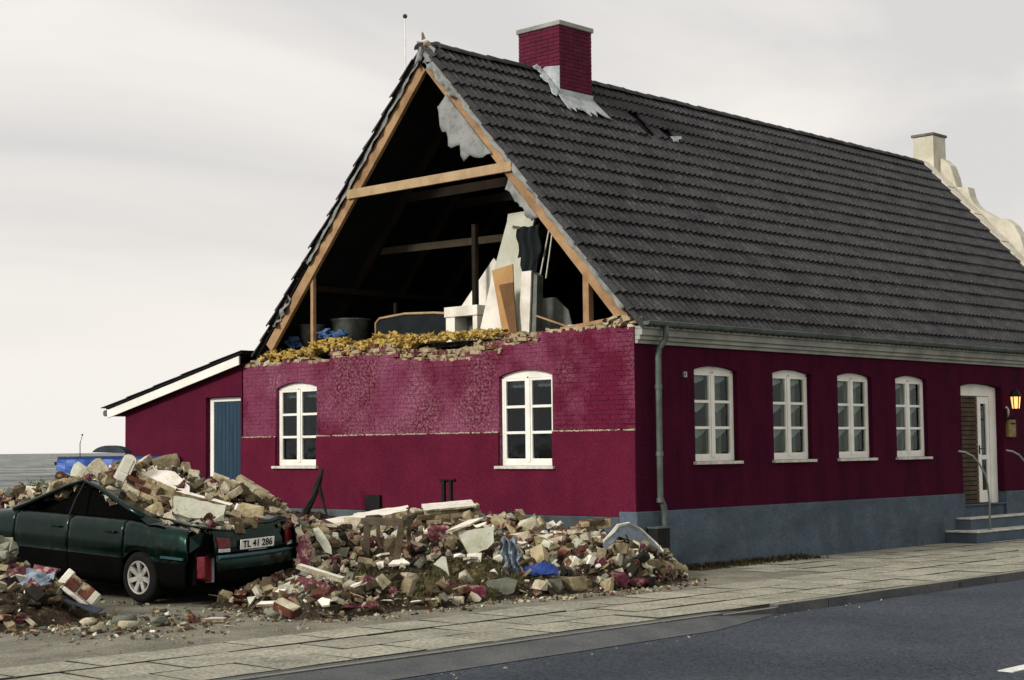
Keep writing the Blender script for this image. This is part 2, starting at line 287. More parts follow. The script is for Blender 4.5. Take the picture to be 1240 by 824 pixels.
b.add([(-14, -3.86, -.004), (-3.6, -3.86, -.004), (-2.6, -3.86, -.05), (-14, -4.5, -.094), (-4.2, -4.42, -.094), (-2.6, -4.0, -.094)], [(0, 3, 4, 1), (1, 4, 5, 2)])
tag(b.build('driveway_apron', 'apron_kerb_shade'), kind='structure')
pv = MB(); pv.box(-45, 60, -3.86, -2.0, -.16, -.02); pv.box(.9, 60, -1.98, -.035, -.155, -.012); pav = tag(pv.build('pavement', 'joint'), kind='structure')
rr = random.Random(3); me_s = []
for k in range(6):
    b = MB(); q = lambda a: a+rr.uniform(-.008, .008)
    hx, hy = .384, .298; vs = []
    for (sx_, sy_) in ((-1, -1), (0, -1), (1, -1), (1, 1), (0, 1), (-1, 1)): vs.append((q(sx_*hx), q(sy_*hy), rr.uniform(-.002, .003)))
    lo_ = [(x*1.01, y*1.01, -.035) for x, y, z in vs]
    b.add(vs+lo_, [(0, 1, 4, 5), (1, 2, 3, 4)]+[(i, i+6, (i+1) % 6+6, (i+1) % 6) for i in range(6)], [0, 0]+[1]*6); o = b.build('paving_slab', ['pave', 'joint'], pav); me_s.append(o.data); bpy.data.objects.remove(o)
for k in range(6):
    y = -3.86+.31+.62*k-.002
    if y > -.2: continue
    x = -13.6+(k % 2)*.4
    while x < 30:
        ok = (k < 3) or x > 1.35
        if ok and True:
            inst('paving_slab', rr.choice(me_s), pav, (x, y, rr.uniform(-.004, .005)+(.005 if k == 2 and x < -4 else 0)), (rr.uniform(-.014, .004), rr.uniform(-.006, .006), rr.uniform(-.008, .008)))
        x += .8
kb = MB(); kb.box(-45, 60, -3.97, -3.862, -.155, -.03); kerb = tag(kb.build('kerb', 'joint'), kind='structure')
kbs = MB(); kbs.box(-.493, .493, -.06, .055, -.13, .0, [1, 1, 1, 1, 1, 0]); kbs.m[4] = 1; ks = kbs.build('kerb_stone', ['kerb', 'apron_kerb_shade'], kerb, bevel=.012); km = ks.data; bpy.data.objects.remove(ks)  # darker sides paint in the kerb's shadow side; only the top is kerb colour
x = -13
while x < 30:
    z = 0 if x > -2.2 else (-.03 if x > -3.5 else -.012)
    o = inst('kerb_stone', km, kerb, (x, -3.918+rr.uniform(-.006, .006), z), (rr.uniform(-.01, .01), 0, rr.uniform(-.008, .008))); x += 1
b = MB()
for x0 in (-5.12, 2.8, 10.8): b.box(x0, x0+3, -7.98, -7.85, -.1, -.094)
tag(b.build('road_marking', 'paint_line'), kind='structure')
b = MB(); rr2 = random.Random(5)   # dirt crust and weeds along the foot of the street wall
for i in range(1500):
    x = .9+rr2.random()**1.6*3.2; y = -.04-rr2.random()**2*.38; h = rr2.uniform(.01, .05)*(1 if y < -.15 else 1.8); s = rr2.uniform(.008, .03); a = rr2.uniform(0, 3.1)
    b.add([(x-s*math.cos(a), y-s*math.sin(a), 0), (x+s*math.cos(a), y+s*math.sin(a), 0), (x+rr2.uniform(-.02, .02), y+rr2.uniform(-.02, .02), h)], [(0, 1, 2)])
tag(b.build('weeds', 'mud'), kind='stuff')

# ------------------------------------------------------------------ the red house
XE = 15.55; YA, ZA = 4.18, 8.12; KS = 1.09   # ridge and pitch
house = empty('brick_house', (0, 0, 0))
tag(house, 'dark red brick house with a tiled roof whose end gable has collapsed', 'house')
def topz(y):
    for a, z in ((1.75, 3.39), (2.53, 3.245), (3.2, 3.16), (4.2, 3.07), (4.9, 3.12), (6.47, 3.235), (7.0, 3.18), (7.65, 3.22), (9, 3.19)):
        if y <= a: return z
    return 3.19
WG = [(1.53, 2.60), (6.80, 7.88)]; WZ0, WZ1 = 1.46, 2.87
def arch(a, b, z0, z1, rise=.09, n=8, f=lambda u, z: (u, z)):
    p = [f(a, z0), f(b, z0)]
    for i in range(n+1):
        t = i/n; p.append(f(b+(a-b)*t, z1-rise+rise*(1-(2*t-1)**2)))
    return p
# gable wall
b = MB()
prof = [(.31, .76), (8.8, .76)]; y = 8.8
ys = [8.8, 7.65, 7.65, 7, 7, 6.47, 6.47, 4.9, 4.9, 4.2, 4.2, 3.2, 3.2, 2.53, 2.53, 1.75, 1.75, .31]
for i in range(0, len(ys), 2): prof += [(ys[i], topz((ys[i]+ys[i+1])/2)), (ys[i+1], topz((ys[i]+ys[i+1])/2))]
dd = []
for p in prof:
    if not dd or abs(p[0]-dd[-1][0])+abs(p[1]-dd[-1][1]) > 1e-4: dd.append(p)
fx = lambda x: (lambda u, z: (x, u, z))
b.prism([(.012, u, z) for u, z in dd], (.11, 0, 0), [arch(a, c_, WZ0, WZ1, f=fx(.012)) for a, c_ in WG])
inner = [(.31, .3), (8.8, .3)]; rr = random.Random(11); yy = 8.8
while yy > .4: inner.append((yy, topz(yy)+rr.uniform(.0, .05)+(.10 if 1.75 < yy < 6.6 else .02))); yy -= .11
b.prism([(.125, u, z) for u, z in inner], (.16, 0, 0), [arch(a, c_, WZ0, WZ1, f=fx(.125)) for a, c_ in WG], mi=1)
b.build('gable_wall', ['paint_brick', 'mortar'], house, fix=True)
b = MB()   # smooth rendered lower half with its ragged broken upper edge
b.box(-.013, .02, .002, 8.82, .762, WZ0-.002)
for a, c_ in ((.002, WG[0][0]), (WG[0][1], WG[1][0]), (WG[1][1], 8.82)): b.box(-.013, .02, a, c_, WZ0-.002, 1.955)
b.build('render_coat', 'paint_smooth', house)
b = MB()
for a, c_ in ((.0, WG[0][0]), (WG[0][1], WG[1][0]), (WG[1][1], 8.82)):
    y = a
    while y < c_:
        s = rr.uniform(.02, .07)
        if rr.random() < .93: z = 1.955; b.box(-.019+rr.uniform(0, .006), .004, y, min(y+s, c_), z-rr.uniform(.002, .012), z+rr.uniform(.003, .016))
        y += s+rr.uniform(0, .012)
tag(b.build('broken_render_edge', 'tan2', house), kind='stuff')
# bricks of the upper half
bk = [];
for i in range(4):
    q = MB(); j = lambda a: a+rr.uniform(-.0025, .0025); vs = [(j(x), j(y), j(z)) for x in (.0065, .09) for y in (.003, .225) for z in (.0035, .0625)]
    q.add(vs, [(0, 1, 3, 2), (4, 6, 7, 5), (0, 4, 5, 1), (2, 3, 7, 6), (0, 2, 6, 4), (1, 5, 7, 3)]); o = q.build('brick', 'paint_brick'); bk.append(o.data); bpy.data.objects.remove(o)
stuff = MB(); nb = 0; cells = []
z = 1.972; ci = 0
while z < 3.42:
    y = .003 - (0.114 if ci % 2 else 0)
    while y < 8.75:
        y0 = max(y, .003); y1 = min(y+.228, 8.8); ym = (y0+y1)/2
        ok = y1-y0 > .05 and z+.06 <= topz(ym)+.01
        for a, c_ in WG:
            if z < WZ1-.03+.0 and y1 > a-.005 and y0 < c_+.005:
                if z+.06 > WZ1-.09 and (ym < a+.1 or ym > c_-.1): pass
                if y0 < a-.06: y1 = a-.004
                elif y1 > c_+.06: y0 = c_+.004
                else: ok = False
        if ok and y1-y0 > .05: cells.append((y0, y1, z))
        y += .228+.0
    z += .0667; ci += 1
cells.sort(key=lambda c: c[0])
for y0, y1, z in cells:
    dx = rr.uniform(-.003, .003)
    if nb < 298 and y1-y0 > .2: inst('brick', rr.choice(bk), house, (dx, y0-.0, z)); nb += 1
    else: stuff.box(.0065+dx, .09, y0+.003, y1-.003, z+.004, z+.0625)
tag(stuff.build('brick_courses', 'paint_brick', house), kind='stuff')
# broken masonry along the top
st = MB()
def rock(rr, s, n=11, sq=.75):
    pts = []
    for i in range(n):
        p = [rr.uniform(-1, 1) for _ in range(3)]; m_ = max(abs(c) for c in p); p = [c/m_ if rr.random() < sq else c for c in p]
        pts.append((p[0]*s[0], p[1]*s[1], p[2]*s[2]))
    return pts
for i in range(760):
    y = rr.uniform(.35, 8.75) if i > 300 else rr.uniform(1.8, 6.4); zt = topz(y); wide = .18 if 1.75 < y < 6.5 else .05
    s = rr.uniform(.018, .065); z = zt+rr.uniform(-.01, wide); x = .02+rr.uniform(.0, .12)+(z-zt)*.4
    if i % 5 < 3:   # snapped brick ends still bedded in their courses
        zq = zt+.034+.0667*int((z-zt+.012)/.0667); hy = rr.uniform(.035, .11); st.hull([(a*.05+rr.uniform(-.015, .015), c_*hy+rr.uniform(-.02, .02), d*.028+rr.uniform(-.006, .006)) for a in (-1, 1) for c_ in (-1, 1) for d in (-1, 1)], Matrix.Translation((x+.03, y, zq-.03)) @ Euler((rr.uniform(-.1, .1), rr.uniform(-.1, .1), rr.uniform(-.35, .35))).to_matrix().to_4x4(), mi=rr.choice((0, 0, 0, 1, 2, 2))); continue
    st.hull(rock(rr, (s*.7, s*rr.uniform(.6, 1.4), s*rr.uniform(.4, .7))), Matrix.Translation((x, y, z)) @ Euler((rr.uniform(-.4, .4), rr.uniform(-.4, .4), rr.uniform(0, 3))).to_matrix().to_4x4(), mi=0 if rr.random() < .78 else (1 if rr.random() < .5 else 2))
for i in range(150):   # mortar and brick bits under the eave corners
    y = rr.uniform(.02, .62) if i < 90 else rr.uniform(8.1, 8.75); s = rr.uniform(.025, .065); x = rr.uniform(.02, .3); zb = 3.39 if i < 90 else 3.2
    hh = max(0, (.16-.2*abs(y-.3)) if i < 90 else .22*(8.8-y)/.6)
    st.hull(rock(rr, (s, s*1.4, s*.8)), Matrix.Translation((x, y, zb+rr.random()*hh)) @ Euler((rr.uniform(-.6, .6), rr.uniform(-.6, .6), rr.uniform(0, 3))).to_matrix().to_4x4(), mi=rr.choice((0, 0, 2, 3)))
tag(st.build('broken_masonry_edge', ['mortar', 'mag_stone', 'redbrick', 'tan2'], house), kind='stuff')
# street wall
WS = [(1.35, 2.40), (3.32, 4.37), (5.14, 6.18), (6.94, 7.99), (12.1, 13.15)]; DX = (9.19, 10.76)
b = MB(); fy = lambda y: (lambda u, z: (u, y, z))
out_ = [(.01, .83), (DX[0], .83), (DX[0], 2.74)]+[(DX[0]+(DX[1]-DX[0])*i/8, 2.74+.06*(1-(2*i/8-1)**2)) for i in range(1, 8)]+[(DX[1], 2.74), (DX[1], .83), (XE, .83), (XE, 3.36), (.01, 3.36)]
b.prism([(u, 0, z) for u, z in out_], (0, .3, 0), [arch(a, c_, 1.5, 2.88, rise=.06, f=fy(0)) for a, c_ in WS]); b.build('street_wall', 'paint_street_shaded', house, fix=True)
b = MB(); b.box(-.034, .3, .29, 12.5, -.15, .755); b.build('plinth', 'plinth_grey', house, bevel=.012)['label'] = 'grey plinth of the gable side'; b = MB()
b.box(-.034, DX[0], -.035, .285, -.15, .83); b.box(DX[1], XE, -.035, .285, -.15, .83)
b.box(DX[0], DX[1], .02, .285, -.15, .60)
b.build('plinth', 'plinth', house, bevel=.012)
b = MB(); b.box(XE-.2, XE, .3, 8.4, 0, 3.4); b.prism([(XE-.2, 0, 3.4), (XE-.2, 8.4, 3.4), (XE-.2, YA, 7.9)], (.2, 0, 0)); b.box(.3, XE, 8.5, 8.8, 0, 3.15)
b.build('rear_walls', 'paint_street_shaded', house, fix=True)
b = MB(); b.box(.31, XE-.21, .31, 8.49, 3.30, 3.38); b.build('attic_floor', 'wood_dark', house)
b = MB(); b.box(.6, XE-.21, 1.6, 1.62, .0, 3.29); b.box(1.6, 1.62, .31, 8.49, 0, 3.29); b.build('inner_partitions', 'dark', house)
# cornice and gutter
b = MB()
for z0, z1, d in ((3.14, 3.19, .05), (3.192, 3.25, .09), (3.252, 3.34, .13), (3.342, 3.38, .165)): b.box(.02-.0, XE, -d, -.001, z0, z1)
b.build('cornice', 'cornice', house, bevel=.006)
b = MB(); n = 8; gx = (.0, 4, 8, 12, XE)
prof = [(-.225+.055*math.cos(math.pi+math.pi*i/n)-.0, 3.435+.055*math.sin(math.pi+math.pi*i/n)) for i in range(n+1)]
for th in (0, .006):
    vs = [(x, y, z+th) for x in gx for y, z in prof]; fs = [(i*(n+1)+j, (i+1)*(n+1)+j, (i+1)*(n+1)+j+1, i*(n+1)+j+1) for i in range(len(gx)-1) for j in range(n)]; b.add(vs, fs)
b.prism([(0.0, y, z) for y, z in prof], (.01, 0, 0)); b.tube([(.0, -.282, 3.437), (XE, -.282, 3.437)], .009, 6)
b.build('gutter', 'zinc', house)
dp = MB(); dp.tube([(.43, -.225, 3.40), (.425, -.22, 3.2), (.41, -.12, 3.09), (.405, -.10, 2.98), (.40, -.10, 1.02), (.46, -.11, .9), (.48, -.11, .8), (.48, -.11, .04)], .043, 12)
for z in (2.55, 1.62, .98): dp.lathe([(.052, -.03), (.052, .03)], (.402, -.10, z), 12)
dpo = dp.build('downpipe', 'zinc', house, smooth=True)
b = MB(); b.box(.16, .43, -.24, -.06, .14, .60); b.build('drain_box', 'black', house, bevel=.01); b = MB(); b.box(.15, .44, -.25, -.05, .603, .625); b.build('drain_box_lid', 'zinc', house)
b = MB(); b.box(-.07, -.014, 5.17, 5.5, .60, 1.0); b.build('wall_vent', 'black', house)
b = MB(); b.box(-.05, -.014, 3.72, 3.78, .7, 1.24); b.box(-.05, -.014, 3.57, 3.62, .7, 1.24); b.box(-.055, -.014, 3.50, 3.84, 1.24, 1.262); b.build('wall_bracket', 'black', house)
b = MB(); b.box(1.08, 1.15, -.03, -.001, 2.70, 2.78); b.box(1.10, 1.13, -.045, -.03, 2.72, 2.76); b.build('wall_hook', 'steel', house)
# window builder: frame in local u (width), z; d = outward normal
def window(parent, org, ux, nx, wd, h, glassm, curtain, rise=.09, label=None):
    """org = lower corner on the wall face, ux = unit vector along, nx = inward"""
    O = Vector(org); U = Vector(ux); Nn = Vector(nx); Z = Vector((0, 0, 1))
    P = lambda u, z, d: O+U*u+Z*z+Nn*d
    q = MB(); dep = .075
    def bx(u0, u1, z0, z1, d0, d1): 
        q.add([P(u, z, d) for u in (u0, u1) for z in (z0, z1) for d in (d0, d1)], [(0, 1, 3, 2), (4, 6, 7, 5), (0, 4, 5, 1), (2, 3, 7, 6), (0, 2, 6, 4), (1, 5, 7, 3)])
    m_ = wd/2; T = h-rise
    bx(.003, .05, .0, T+.01, dep, dep+.07); bx(wd-.05, wd-.003, 0, T+.01, dep, dep+.07); bx(.05, wd-.05, 0, .055, dep+.001, dep+.07)
    q.prism([P(.003, T-.035, dep+.002)]+[P(wd-.003, T-.035, dep+.002)]+[P(wd-.003-(wd-.006)*i/10, T+rise*(1-(2*i/10-1)**2)-.002, dep+.002) for i in range(11)], Nn*.07)
    bx(m_-.036, m_+.036, .055, T-.035, dep-.008, dep+.068)
    zs = [.055, .055+.055]; H_ = T-.035-.055
    for s in (0, 1):
        a, c_ = (.05, m_-.036) if s == 0 else (m_+.036, wd-.05)
        bx(a, a+.034, .055, T-.035, dep+.004, dep+.06); bx(c_-.034, c_, .055, T-.035, dep+.004, dep+.06)
        bx(a+.034, c_-.034, .055, .105, dep+.004, dep+.06); bx(a+.034, c_-.034, T-.075, T-.035, dep+.004, dep+.06)
        for k in (1, 2): zc = .105+(T-.18)*k/3; bx(a+.034, c_-.034, zc-.02, zc+.02, dep+.006, dep+.055)
    f = q.build('window', 'white', parent, fix=True, bevel=.004)
    if label: f['label'] = label
    for s in (0, 1):
        a, c_ = (.084, m_-.07) if s == 0 else (m_+.07, wd-.084)
        for k in range(3):
            g = MB(); z0 = .105+(T-.18)*k/3+.018; z1 = .105+(T-.18)*(k+1)/3-.018
            g.add([P(u, z, d) for u in (a-.003, c_+.003) for z in (z0, z1) for d in (dep+.03, dep+.034)], [(0, 1, 3, 2), (4, 6, 7, 5), (0, 4, 5, 1), (2, 3, 7, 6), (0, 2, 6, 4), (1, 5, 7, 3)])
            g.build('pane', glassm, f)
    for k_, (u, z) in enumerate(((.03, T-.02), (wd-.03, T-.02), (m_, T-.03))): g = MB(); g.add([P(u+a, z+c_, dep-.012+.001*k_) for a, c_ in ((-.012, -.01), (.012, -.01), (.012, .012), (-.012, .012))], [(0, 1, 2, 3)]); g.build('hinge', 'black', f)
    s_ = MB(); s_.add([P(u, z, d) for u in (-.05, wd+.05) for z in (-.045, -.002) for d in (-.06, dep+.07)], [(0, 1, 3, 2), (4, 6, 7, 5), (0, 4, 5, 1), (2, 3, 7, 6), (0, 2, 6, 4), (1, 5, 7, 3)]); s_.build('sill', 'sill', f, fix=True, bevel=.006)
    rr = random.Random(int(abs(org[0])*100+org[1]*37))
    c = MB()
    def drape(u0, u1, z0, z1, d, am=.03, fr=40, zf=None, mi=0):
        n = max(4, int((u1-u0)/.012)); vs = []
        for i in range(n+1):
            u = u0+(u1-u0)*i/n; w_ = am*math.sin(u*fr+math.sin(u*17)*1.3)
            zb = zf(u) if zf else z0
            vs += [P(u, zb, d+w_), P(u, z1, d+w_*.6)]
        c.add(vs, [(2*i, 2*i+2, 2*i+3, 2*i+1) for i in range(n)], mi)
    if curtain == 'street':
        for k in range(3):
            z1 = .105+(T-.18)*(k+1)/3; z0 = .105+(T-.18)*k/3
            for a, c_ in ((.06, m_-.03), (m_+.03, wd-.06)):
                mid = (a+c_)/2; w_ = (c_-a)/2
                drape(a, c_, 0, z1, dep+.11, .006, 90, lambda u: z1-.04-.11*(1-abs(u-mid)/w_)*(1 if k != 2 else .6)-.012*abs(math.sin(u*60)), 1)
        drape(.02, wd*.36, .02, T, dep+.22, .025, 55); drape(wd*.62, wd-.02, .02, T, dep+.22, .025, 50); drape(wd*.2, wd*.8, .02, T*.3, dep+.3, .01, 30)
    else:
        drape(.03, wd*.42, T*.05, T, dep+.30, .02, 40, mi=0)
        drape(.05, wd-.05, T*.86, T, dep+.13, .01, 70, lambda u: T*.88-.015*abs(math.sin(u*30)), 1)
        if curtain == 'gable_near': drape(wd*.82, wd-.02, T*.66, T, dep+.16, .02, 45, mi=1)
    c.build('curtain', ['curtain' if curtain == 'street' else 'darksheet', 'lace'], f)
    return f
window(house, (0, WG[0][1], WZ0), (0, -1, 0), (1, 0, 0), 1.07, WZ1-WZ0, 'glassdark', 'gable_near')
window(house, (0, WG[1][1], WZ0), (0, -1, 0), (1, 0, 0), 1.08, WZ1-WZ0, 'glassdark', 'gable')
for a, c_ in WS: window(house, (a, 0, 1.5), (1, 0, 0), (0, 1, 0), c_-a, 1.38, 'glass', 'street', rise=.06)
b = MB(); b.box(.285, .3, 0.31, 8.4, .8, 3.29); 
# street door
d0, d1 = DX; b = MB(); yf = .13
b.prism([(d0+.003, yf, 2.58), (d1-.003, yf, 2.58)]+[(d1-.003-(d1-d0-.006)*i/10, yf, 2.735+.06*(1-(2*i/10-1)**2)) for i in range(11)], (0, .07, 0))
b.box(10.50, d1-.003, yf+.002, yf+.07, .60, 2.58); b.box(d0+.003, d0+.05, yf+.002, yf+.07, .60, 2.58); df = b.build('door_frame', 'white', house, fix=True, bevel=.004)
b = MB()
for u0, u1, z0, z1 in ((10.06, 10.18, .64, 2.57), (10.38, 10.49, .64, 2.57), (10.18, 10.38, .64, .86), (10.18, 10.38, 2.44, 2.57), (10.18, 10.38, 1.42, 1.50)): b.box(u0, u1, yf+.008, yf+.055, z0, z1)
dr = b.build('door', 'white', house, bevel=.004)
b = MB(); b.box(10.175, 10.385, yf+.03, yf+.035, .86, 1.42); b.build('pane', 'glassdark', dr); b = MB(); b.box(10.175, 10.385, yf+.03, yf+.035, 1.50, 2.40); b.build('pane', 'glassdark', dr)
b = MB(); b.tube([(10.09, yf, 1.62), (10.09, yf-.05, 1.62), (10.17, yf-.05, 1.62)], .009, 6); b.box(10.075, 10.105, yf-.004, yf+.008, 1.52, 1.68); b.build('handle', 'black', dr)
sp = MB(); sp.box(d0+.05, 10.03, yf+.03, yf+.05, .62, 2.57); so_ = sp.build('shutter', 'dark', house)
z = .63
while z < 2.55:
    b = MB(); b.box(d0+.055, 10.025, yf+.004, yf+.028, z, z+.068, 0, Matrix.Translation((0, 0, 0))); b.build('slat', 'doorslat', so_); z += .083
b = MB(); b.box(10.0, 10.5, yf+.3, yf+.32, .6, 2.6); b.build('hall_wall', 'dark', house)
stp = MB(); stp.box(8.45, 11.9, -.62, -.037, -.12, .175); stp.box(8.85, 11.6, -.30, -.036, .17, .385); stp.box(DX[0]+.003, DX[1]-.003, -.034, .125, .6, .625)
sp_ = stp.build('entrance_steps', 'plinth', house, bevel=.01)
b = MB(); b.box(8.43, 11.92, -.64, -.037, .177, .203); b.box(8.83, 11.62, -.32, -.036, .387, .412); b.build('step_tread', 'sill', sp_, bevel=.006)
for dx in (0, 1.75):
    b = MB(); pts = [(8.12+dx, -.5, 1.585), (8.35+dx, -.5, 1.565), (8.6+dx, -.5, 1.50), (8.85+dx, -.5, 1.36), (9.03+dx, -.5, 1.18), (9.13+dx, -.5, .98), (9.17+dx, -.5, .75), (9.17+dx, -.5, .2)]
    b.tube(pts, .018, 8); b.lathe([(.0, .0), (.05, .0), (.05, .012), (0, .012)], (9.17+dx, -.5, .203), 12); b.build('handrail', 'steel', house, smooth=True)
# wall lantern, letter box, door bell
ln = empty('wall_lantern', (10.86, -.02, 2.2)); tag(ln, 'lit black wall lantern beside the front door', 'lantern')
def lp(b, nm, m, par, **k): o = b.build(nm, m, par, **k); o.matrix_parent_inverse = Matrix.Translation((-10.86, .02, -2.2)); return o
b = MB(); b.box(10.83, 10.89, -.04, -.002, 2.1, 2.36); b.tube([(10.86, -.03, 2.15), (10.86, -.16, 2.17), (10.86, -.22, 2.25), (10.86, -.22, 2.34)], .013, 6); lp(b, 'bracket', 'black', ln)
b = MB(); c0 = (10.86, -.22)
for i in range(6):
    a = math.pi/3*i; x, y = c0[0]+.1*math.cos(a), c0[1]+.1*math.sin(a); b.bar((x*.7+c0[0]*.3, y*.7+c0[1]*.3, 2.34), (x, y, 2.58), .014, .014)
b.lathe([(0, 2.33), (.075, 2.335), (.08, 2.35), (0, 2.35)], (*c0, 0), 6); b.lathe([(.125, 2.57), (.12, 2.60), (.06, 2.68), (.02, 2.70), (.018, 2.74), (0, 2.75)], (*c0, 0), 6); lp(b, 'frame', 'black', ln)
b = MB(); b.lathe([(.066, 2.352), (.09, 2.568)], (*c0, 0), 6); lp(b, 'pane', 'lit', ln)
b = MB(); b.box(10.84, 11.12, -.09, -.001, 1.82, 2.15); lb = b.build('letter_box', 'brass', bevel=.02); tag(lb, 'brown letter box on the wall right of the front door', 'letter box')
b = MB(); b.box(10.89, 11.07, -.096, -.088, 2.06, 2.09, 0); b.build('flap', 'black', lb)
b = MB(); b.lathe([(0, .03), (.06, .028), (.085, .0)], (0, 0, 0), 16, Matrix.Translation((10.93, -.0, 2.29)) @ Euler((R(90), 0, 0)).to_matrix().to_4x4() @ Matrix.Diagonal((1, 1.3, 1, 1))); tag(b.build('wall_plaque', 'steel', smooth=True), 'small oval grey plaque above the brown letter box', 'plaque')
# ------------------------------------------------------------------ roof
rf = MB(); EY, EZ = -.14, ZA-(YA+.14)*KS; slope = math.hypot(YA-EY, ZA-EZ); ang = math.atan(KS)
dv = Vector((0, -math.cos(ang), -math.sin(ang))); nv = Vector((0, -math.sin(ang), math.cos(ang)))
A0 = Vector((0, YA, ZA-.075))
def rp(x, s, n, side=1): v = A0+dv*s+nv*n; return Vector((x, v.y if side == 1 else 2*YA-v.y, v.z))
for sd_ in (1, -1):
    rf.add([rp(x, s, n, sd_) for x in (.03, XE) for s in (0, slope-.02) for n in (-.055, -.03)], [(0, 1, 3, 2), (4, 6, 7, 5), (0, 4, 5, 1), (2, 3, 7, 6), (0, 2, 6, 4), (1, 5, 7, 3)])
roof = rf.build('roof', 'felt', house, fix=True)
# double roll tile: local x along the roof, y up the slope
TW, TL = .30, .40; G = slope/19
def tile_shape(rr, w=TW):
    xs = [i/10*w for i in range(11)]; hz = [.0, .030, .048, .030, .004, .0, .030, .048, .030, .004, .0]
    j = rr.uniform(-.002, .002); v = [(x, 0, h+.046+j) for x, h in zip(xs, hz)]+[(x, TL, h*.9+.002) for x, h in zip(xs, hz)]+[(x, 0.006, h+.016+j) for x, h in zip(xs, hz)]
    f = [(i, i+1, i+12, i+11) for i in range(10)]+[(22+i, 23+i, i+1, i) for i in range(10)]
    v += [(0, 0, .01), (0, TL, -.01)]; f += [(0, 11, 34, 33)]
    return v, f
rr = random.Random(21); tm = []
for i in range(5):
    v, f = tile_shape(rr); q = MB(); q.add(v, f); o = q.build('roof_tile', 'tile'); tm.append(o.data); bpy.data.objects.remove(o)
frame1 = Matrix((Vector((1, 0, 0)), -dv, nv)).transposed().to_4x4()
holes = {(2, 15): 1, (2, 14): 0, (3, 14): 1, (2, 16): 1, (4, 18): 1, (18, 0): 1}
tl = []
for r in range(19):
    for c_ in range(52):
        x = -.03+c_*TW
        if x > XE-.25: continue
        if c_ == 0: x += (.0, .03, -.02, .045, .02)[(r*7) % 5]*.5
        if (r, c_) in ((2, 15), (3, 15), (3, 17)) : continue
        tl.append((r, c_, x))
def tmx(r, x, side=1):
    o_ = rp(x, (r+1)*G, 0, 1); M = frame1.copy(); M.translation = o_
    M = M @ Euler((rr.uniform(-.018, .018), rr.uniform(-.016, .016), rr.uniform(-.026, .026))).to_matrix().to_4x4()
    if side == -1: M = Matrix.Translation((0, 2*YA, 0)) @ Matrix.Diagonal((1, -1, 1, 1)) @ M
    return M
tl.sort(key=lambda t: (t[2]+17.3)**2+(YA-(t[0]*G*.68)+14)**2)
stf = MB()
for i, (r, c_, x) in enumerate(tl):
    M = tmx(r, x)
    if i < 300: o = inst('roof_tile', rr.choice(tm), roof); o.matrix_local = M
    else: v, f = tile_shape(rr); stf.add([M @ Vector(p) for p in v], f)
for r in range(19):
    for c_ in range(52):
        v, f = tile_shape(rr); x = -.04+c_*TW
        if x > XE-.25: continue
        if c_ == 0: x += rr.uniform(-.03, .03)
        M = tmx(r, x, -1); stf.add([M @ Vector(p) for p in v], f)
tag(stf.build('tiled_field', 'tile', roof), kind='stuff')
q = MB(); n = 8
vs = []; 
for k, (x, s) in enumerate(((0, 1), (.36, .9), (.40, .98), (.42, .98))):
    for i in range(n+1): a = math.pi*i/n; vs.append((x, -.115*s*math.cos(a)*1.1, .10*s*math.sin(a)))
q.add(vs, [(k*(n+1)+i, (k+1)*(n+1)+i, (k+1)*(n+1)+i+1, k*(n+1)+i+1) for k in range(3) for i in range(n)]+[tuple(range(n, -1, -1))])
o = q.build('ridge_tile', 'tile', fix=True); rm = o.data; bpy.data.objects.remove(o)
x = .30
while x < XE-.3:
    if not (2.45 < x+.2 < 3.55): inst('ridge_tile', rm, roof, (x, YA, ZA-.075+rr.uniform(-.006, .006)), (0, rr.uniform(-.015, .015), rr.uniform(-.02, .02)))
    x += .38
o = inst('ridge_tile', rm, roof, (-.02, YA+.03, ZA-.12), (0, R(-14), R(8))); o['label'] = 'cracked end ridge tile tipped out of line'
q = MB(); q.hull([(0, 0, 0), (.09, 0, .02), (.05, .05, 0), (.04, .01, .13), (.02, .03, .1)], Matrix.Translation((.0, YA+.02, ZA+.04))); q.hull(rock(rr, (.06, .06, .05)), Matrix.Translation((.02, YA+.06, ZA-.03))); q.hull(rock(rr, (.08, .05, .06)), Matrix.Translation((.05, YA-.08, ZA-.06))); q.build('broken_ridge_mortar', 'mortar', roof)
# slipped tiles by the holes
# rafters: first truss in fresh wood, the rest dark
def rafter(x, side, w_, h, m, lab=None, s0=.02, s1=None):
    b = MB(); a = rp(x, s0, -.065-h/2, side); c_ = rp(x, (s1 or slope-.35), -.065-h/2, side); up = Vector((0, nv.y*side, nv.z))
    b.bar(a, c_, w_, h, up); o = b.build('rafter', m, roof, bevel=.006)
    if lab: o['label'] = lab
for sd_ in (1, -1): rafter(.09, sd_, .07, .19, 'wood_new', 'pale new wood rafter exposed along the open gable')
for i in range(1, 13):
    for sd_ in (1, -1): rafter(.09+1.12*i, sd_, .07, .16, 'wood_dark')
def beam(a, c_, w_, h, m, name='collar_beam', up=(0, 0, 1), par=None):
    b = MB(); b.bar(a, c_, w_, h, up); return b.build(name, m, par or roof, bevel=.006)
beam((.03, 2.30, 5.90), (.03, 6.02, 5.90), .05, .15, 'wood_tan')
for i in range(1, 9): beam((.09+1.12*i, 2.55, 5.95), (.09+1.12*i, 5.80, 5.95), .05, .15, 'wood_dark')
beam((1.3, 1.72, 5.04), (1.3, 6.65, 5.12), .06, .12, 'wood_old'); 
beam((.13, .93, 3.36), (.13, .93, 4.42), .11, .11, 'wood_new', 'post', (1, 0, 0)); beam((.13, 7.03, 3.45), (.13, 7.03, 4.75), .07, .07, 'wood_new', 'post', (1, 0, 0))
beam((.75, 3.80, 3.38), (.75, 3.80, 5.25), .08, .08, 'wood_dark', 'post', (1, 0, 0)); beam((1.25, 6.2, 3.38), (1.25, 6.2, 4.2), .06, .06, 'wood_dark', 'post', (1, 0, 0))
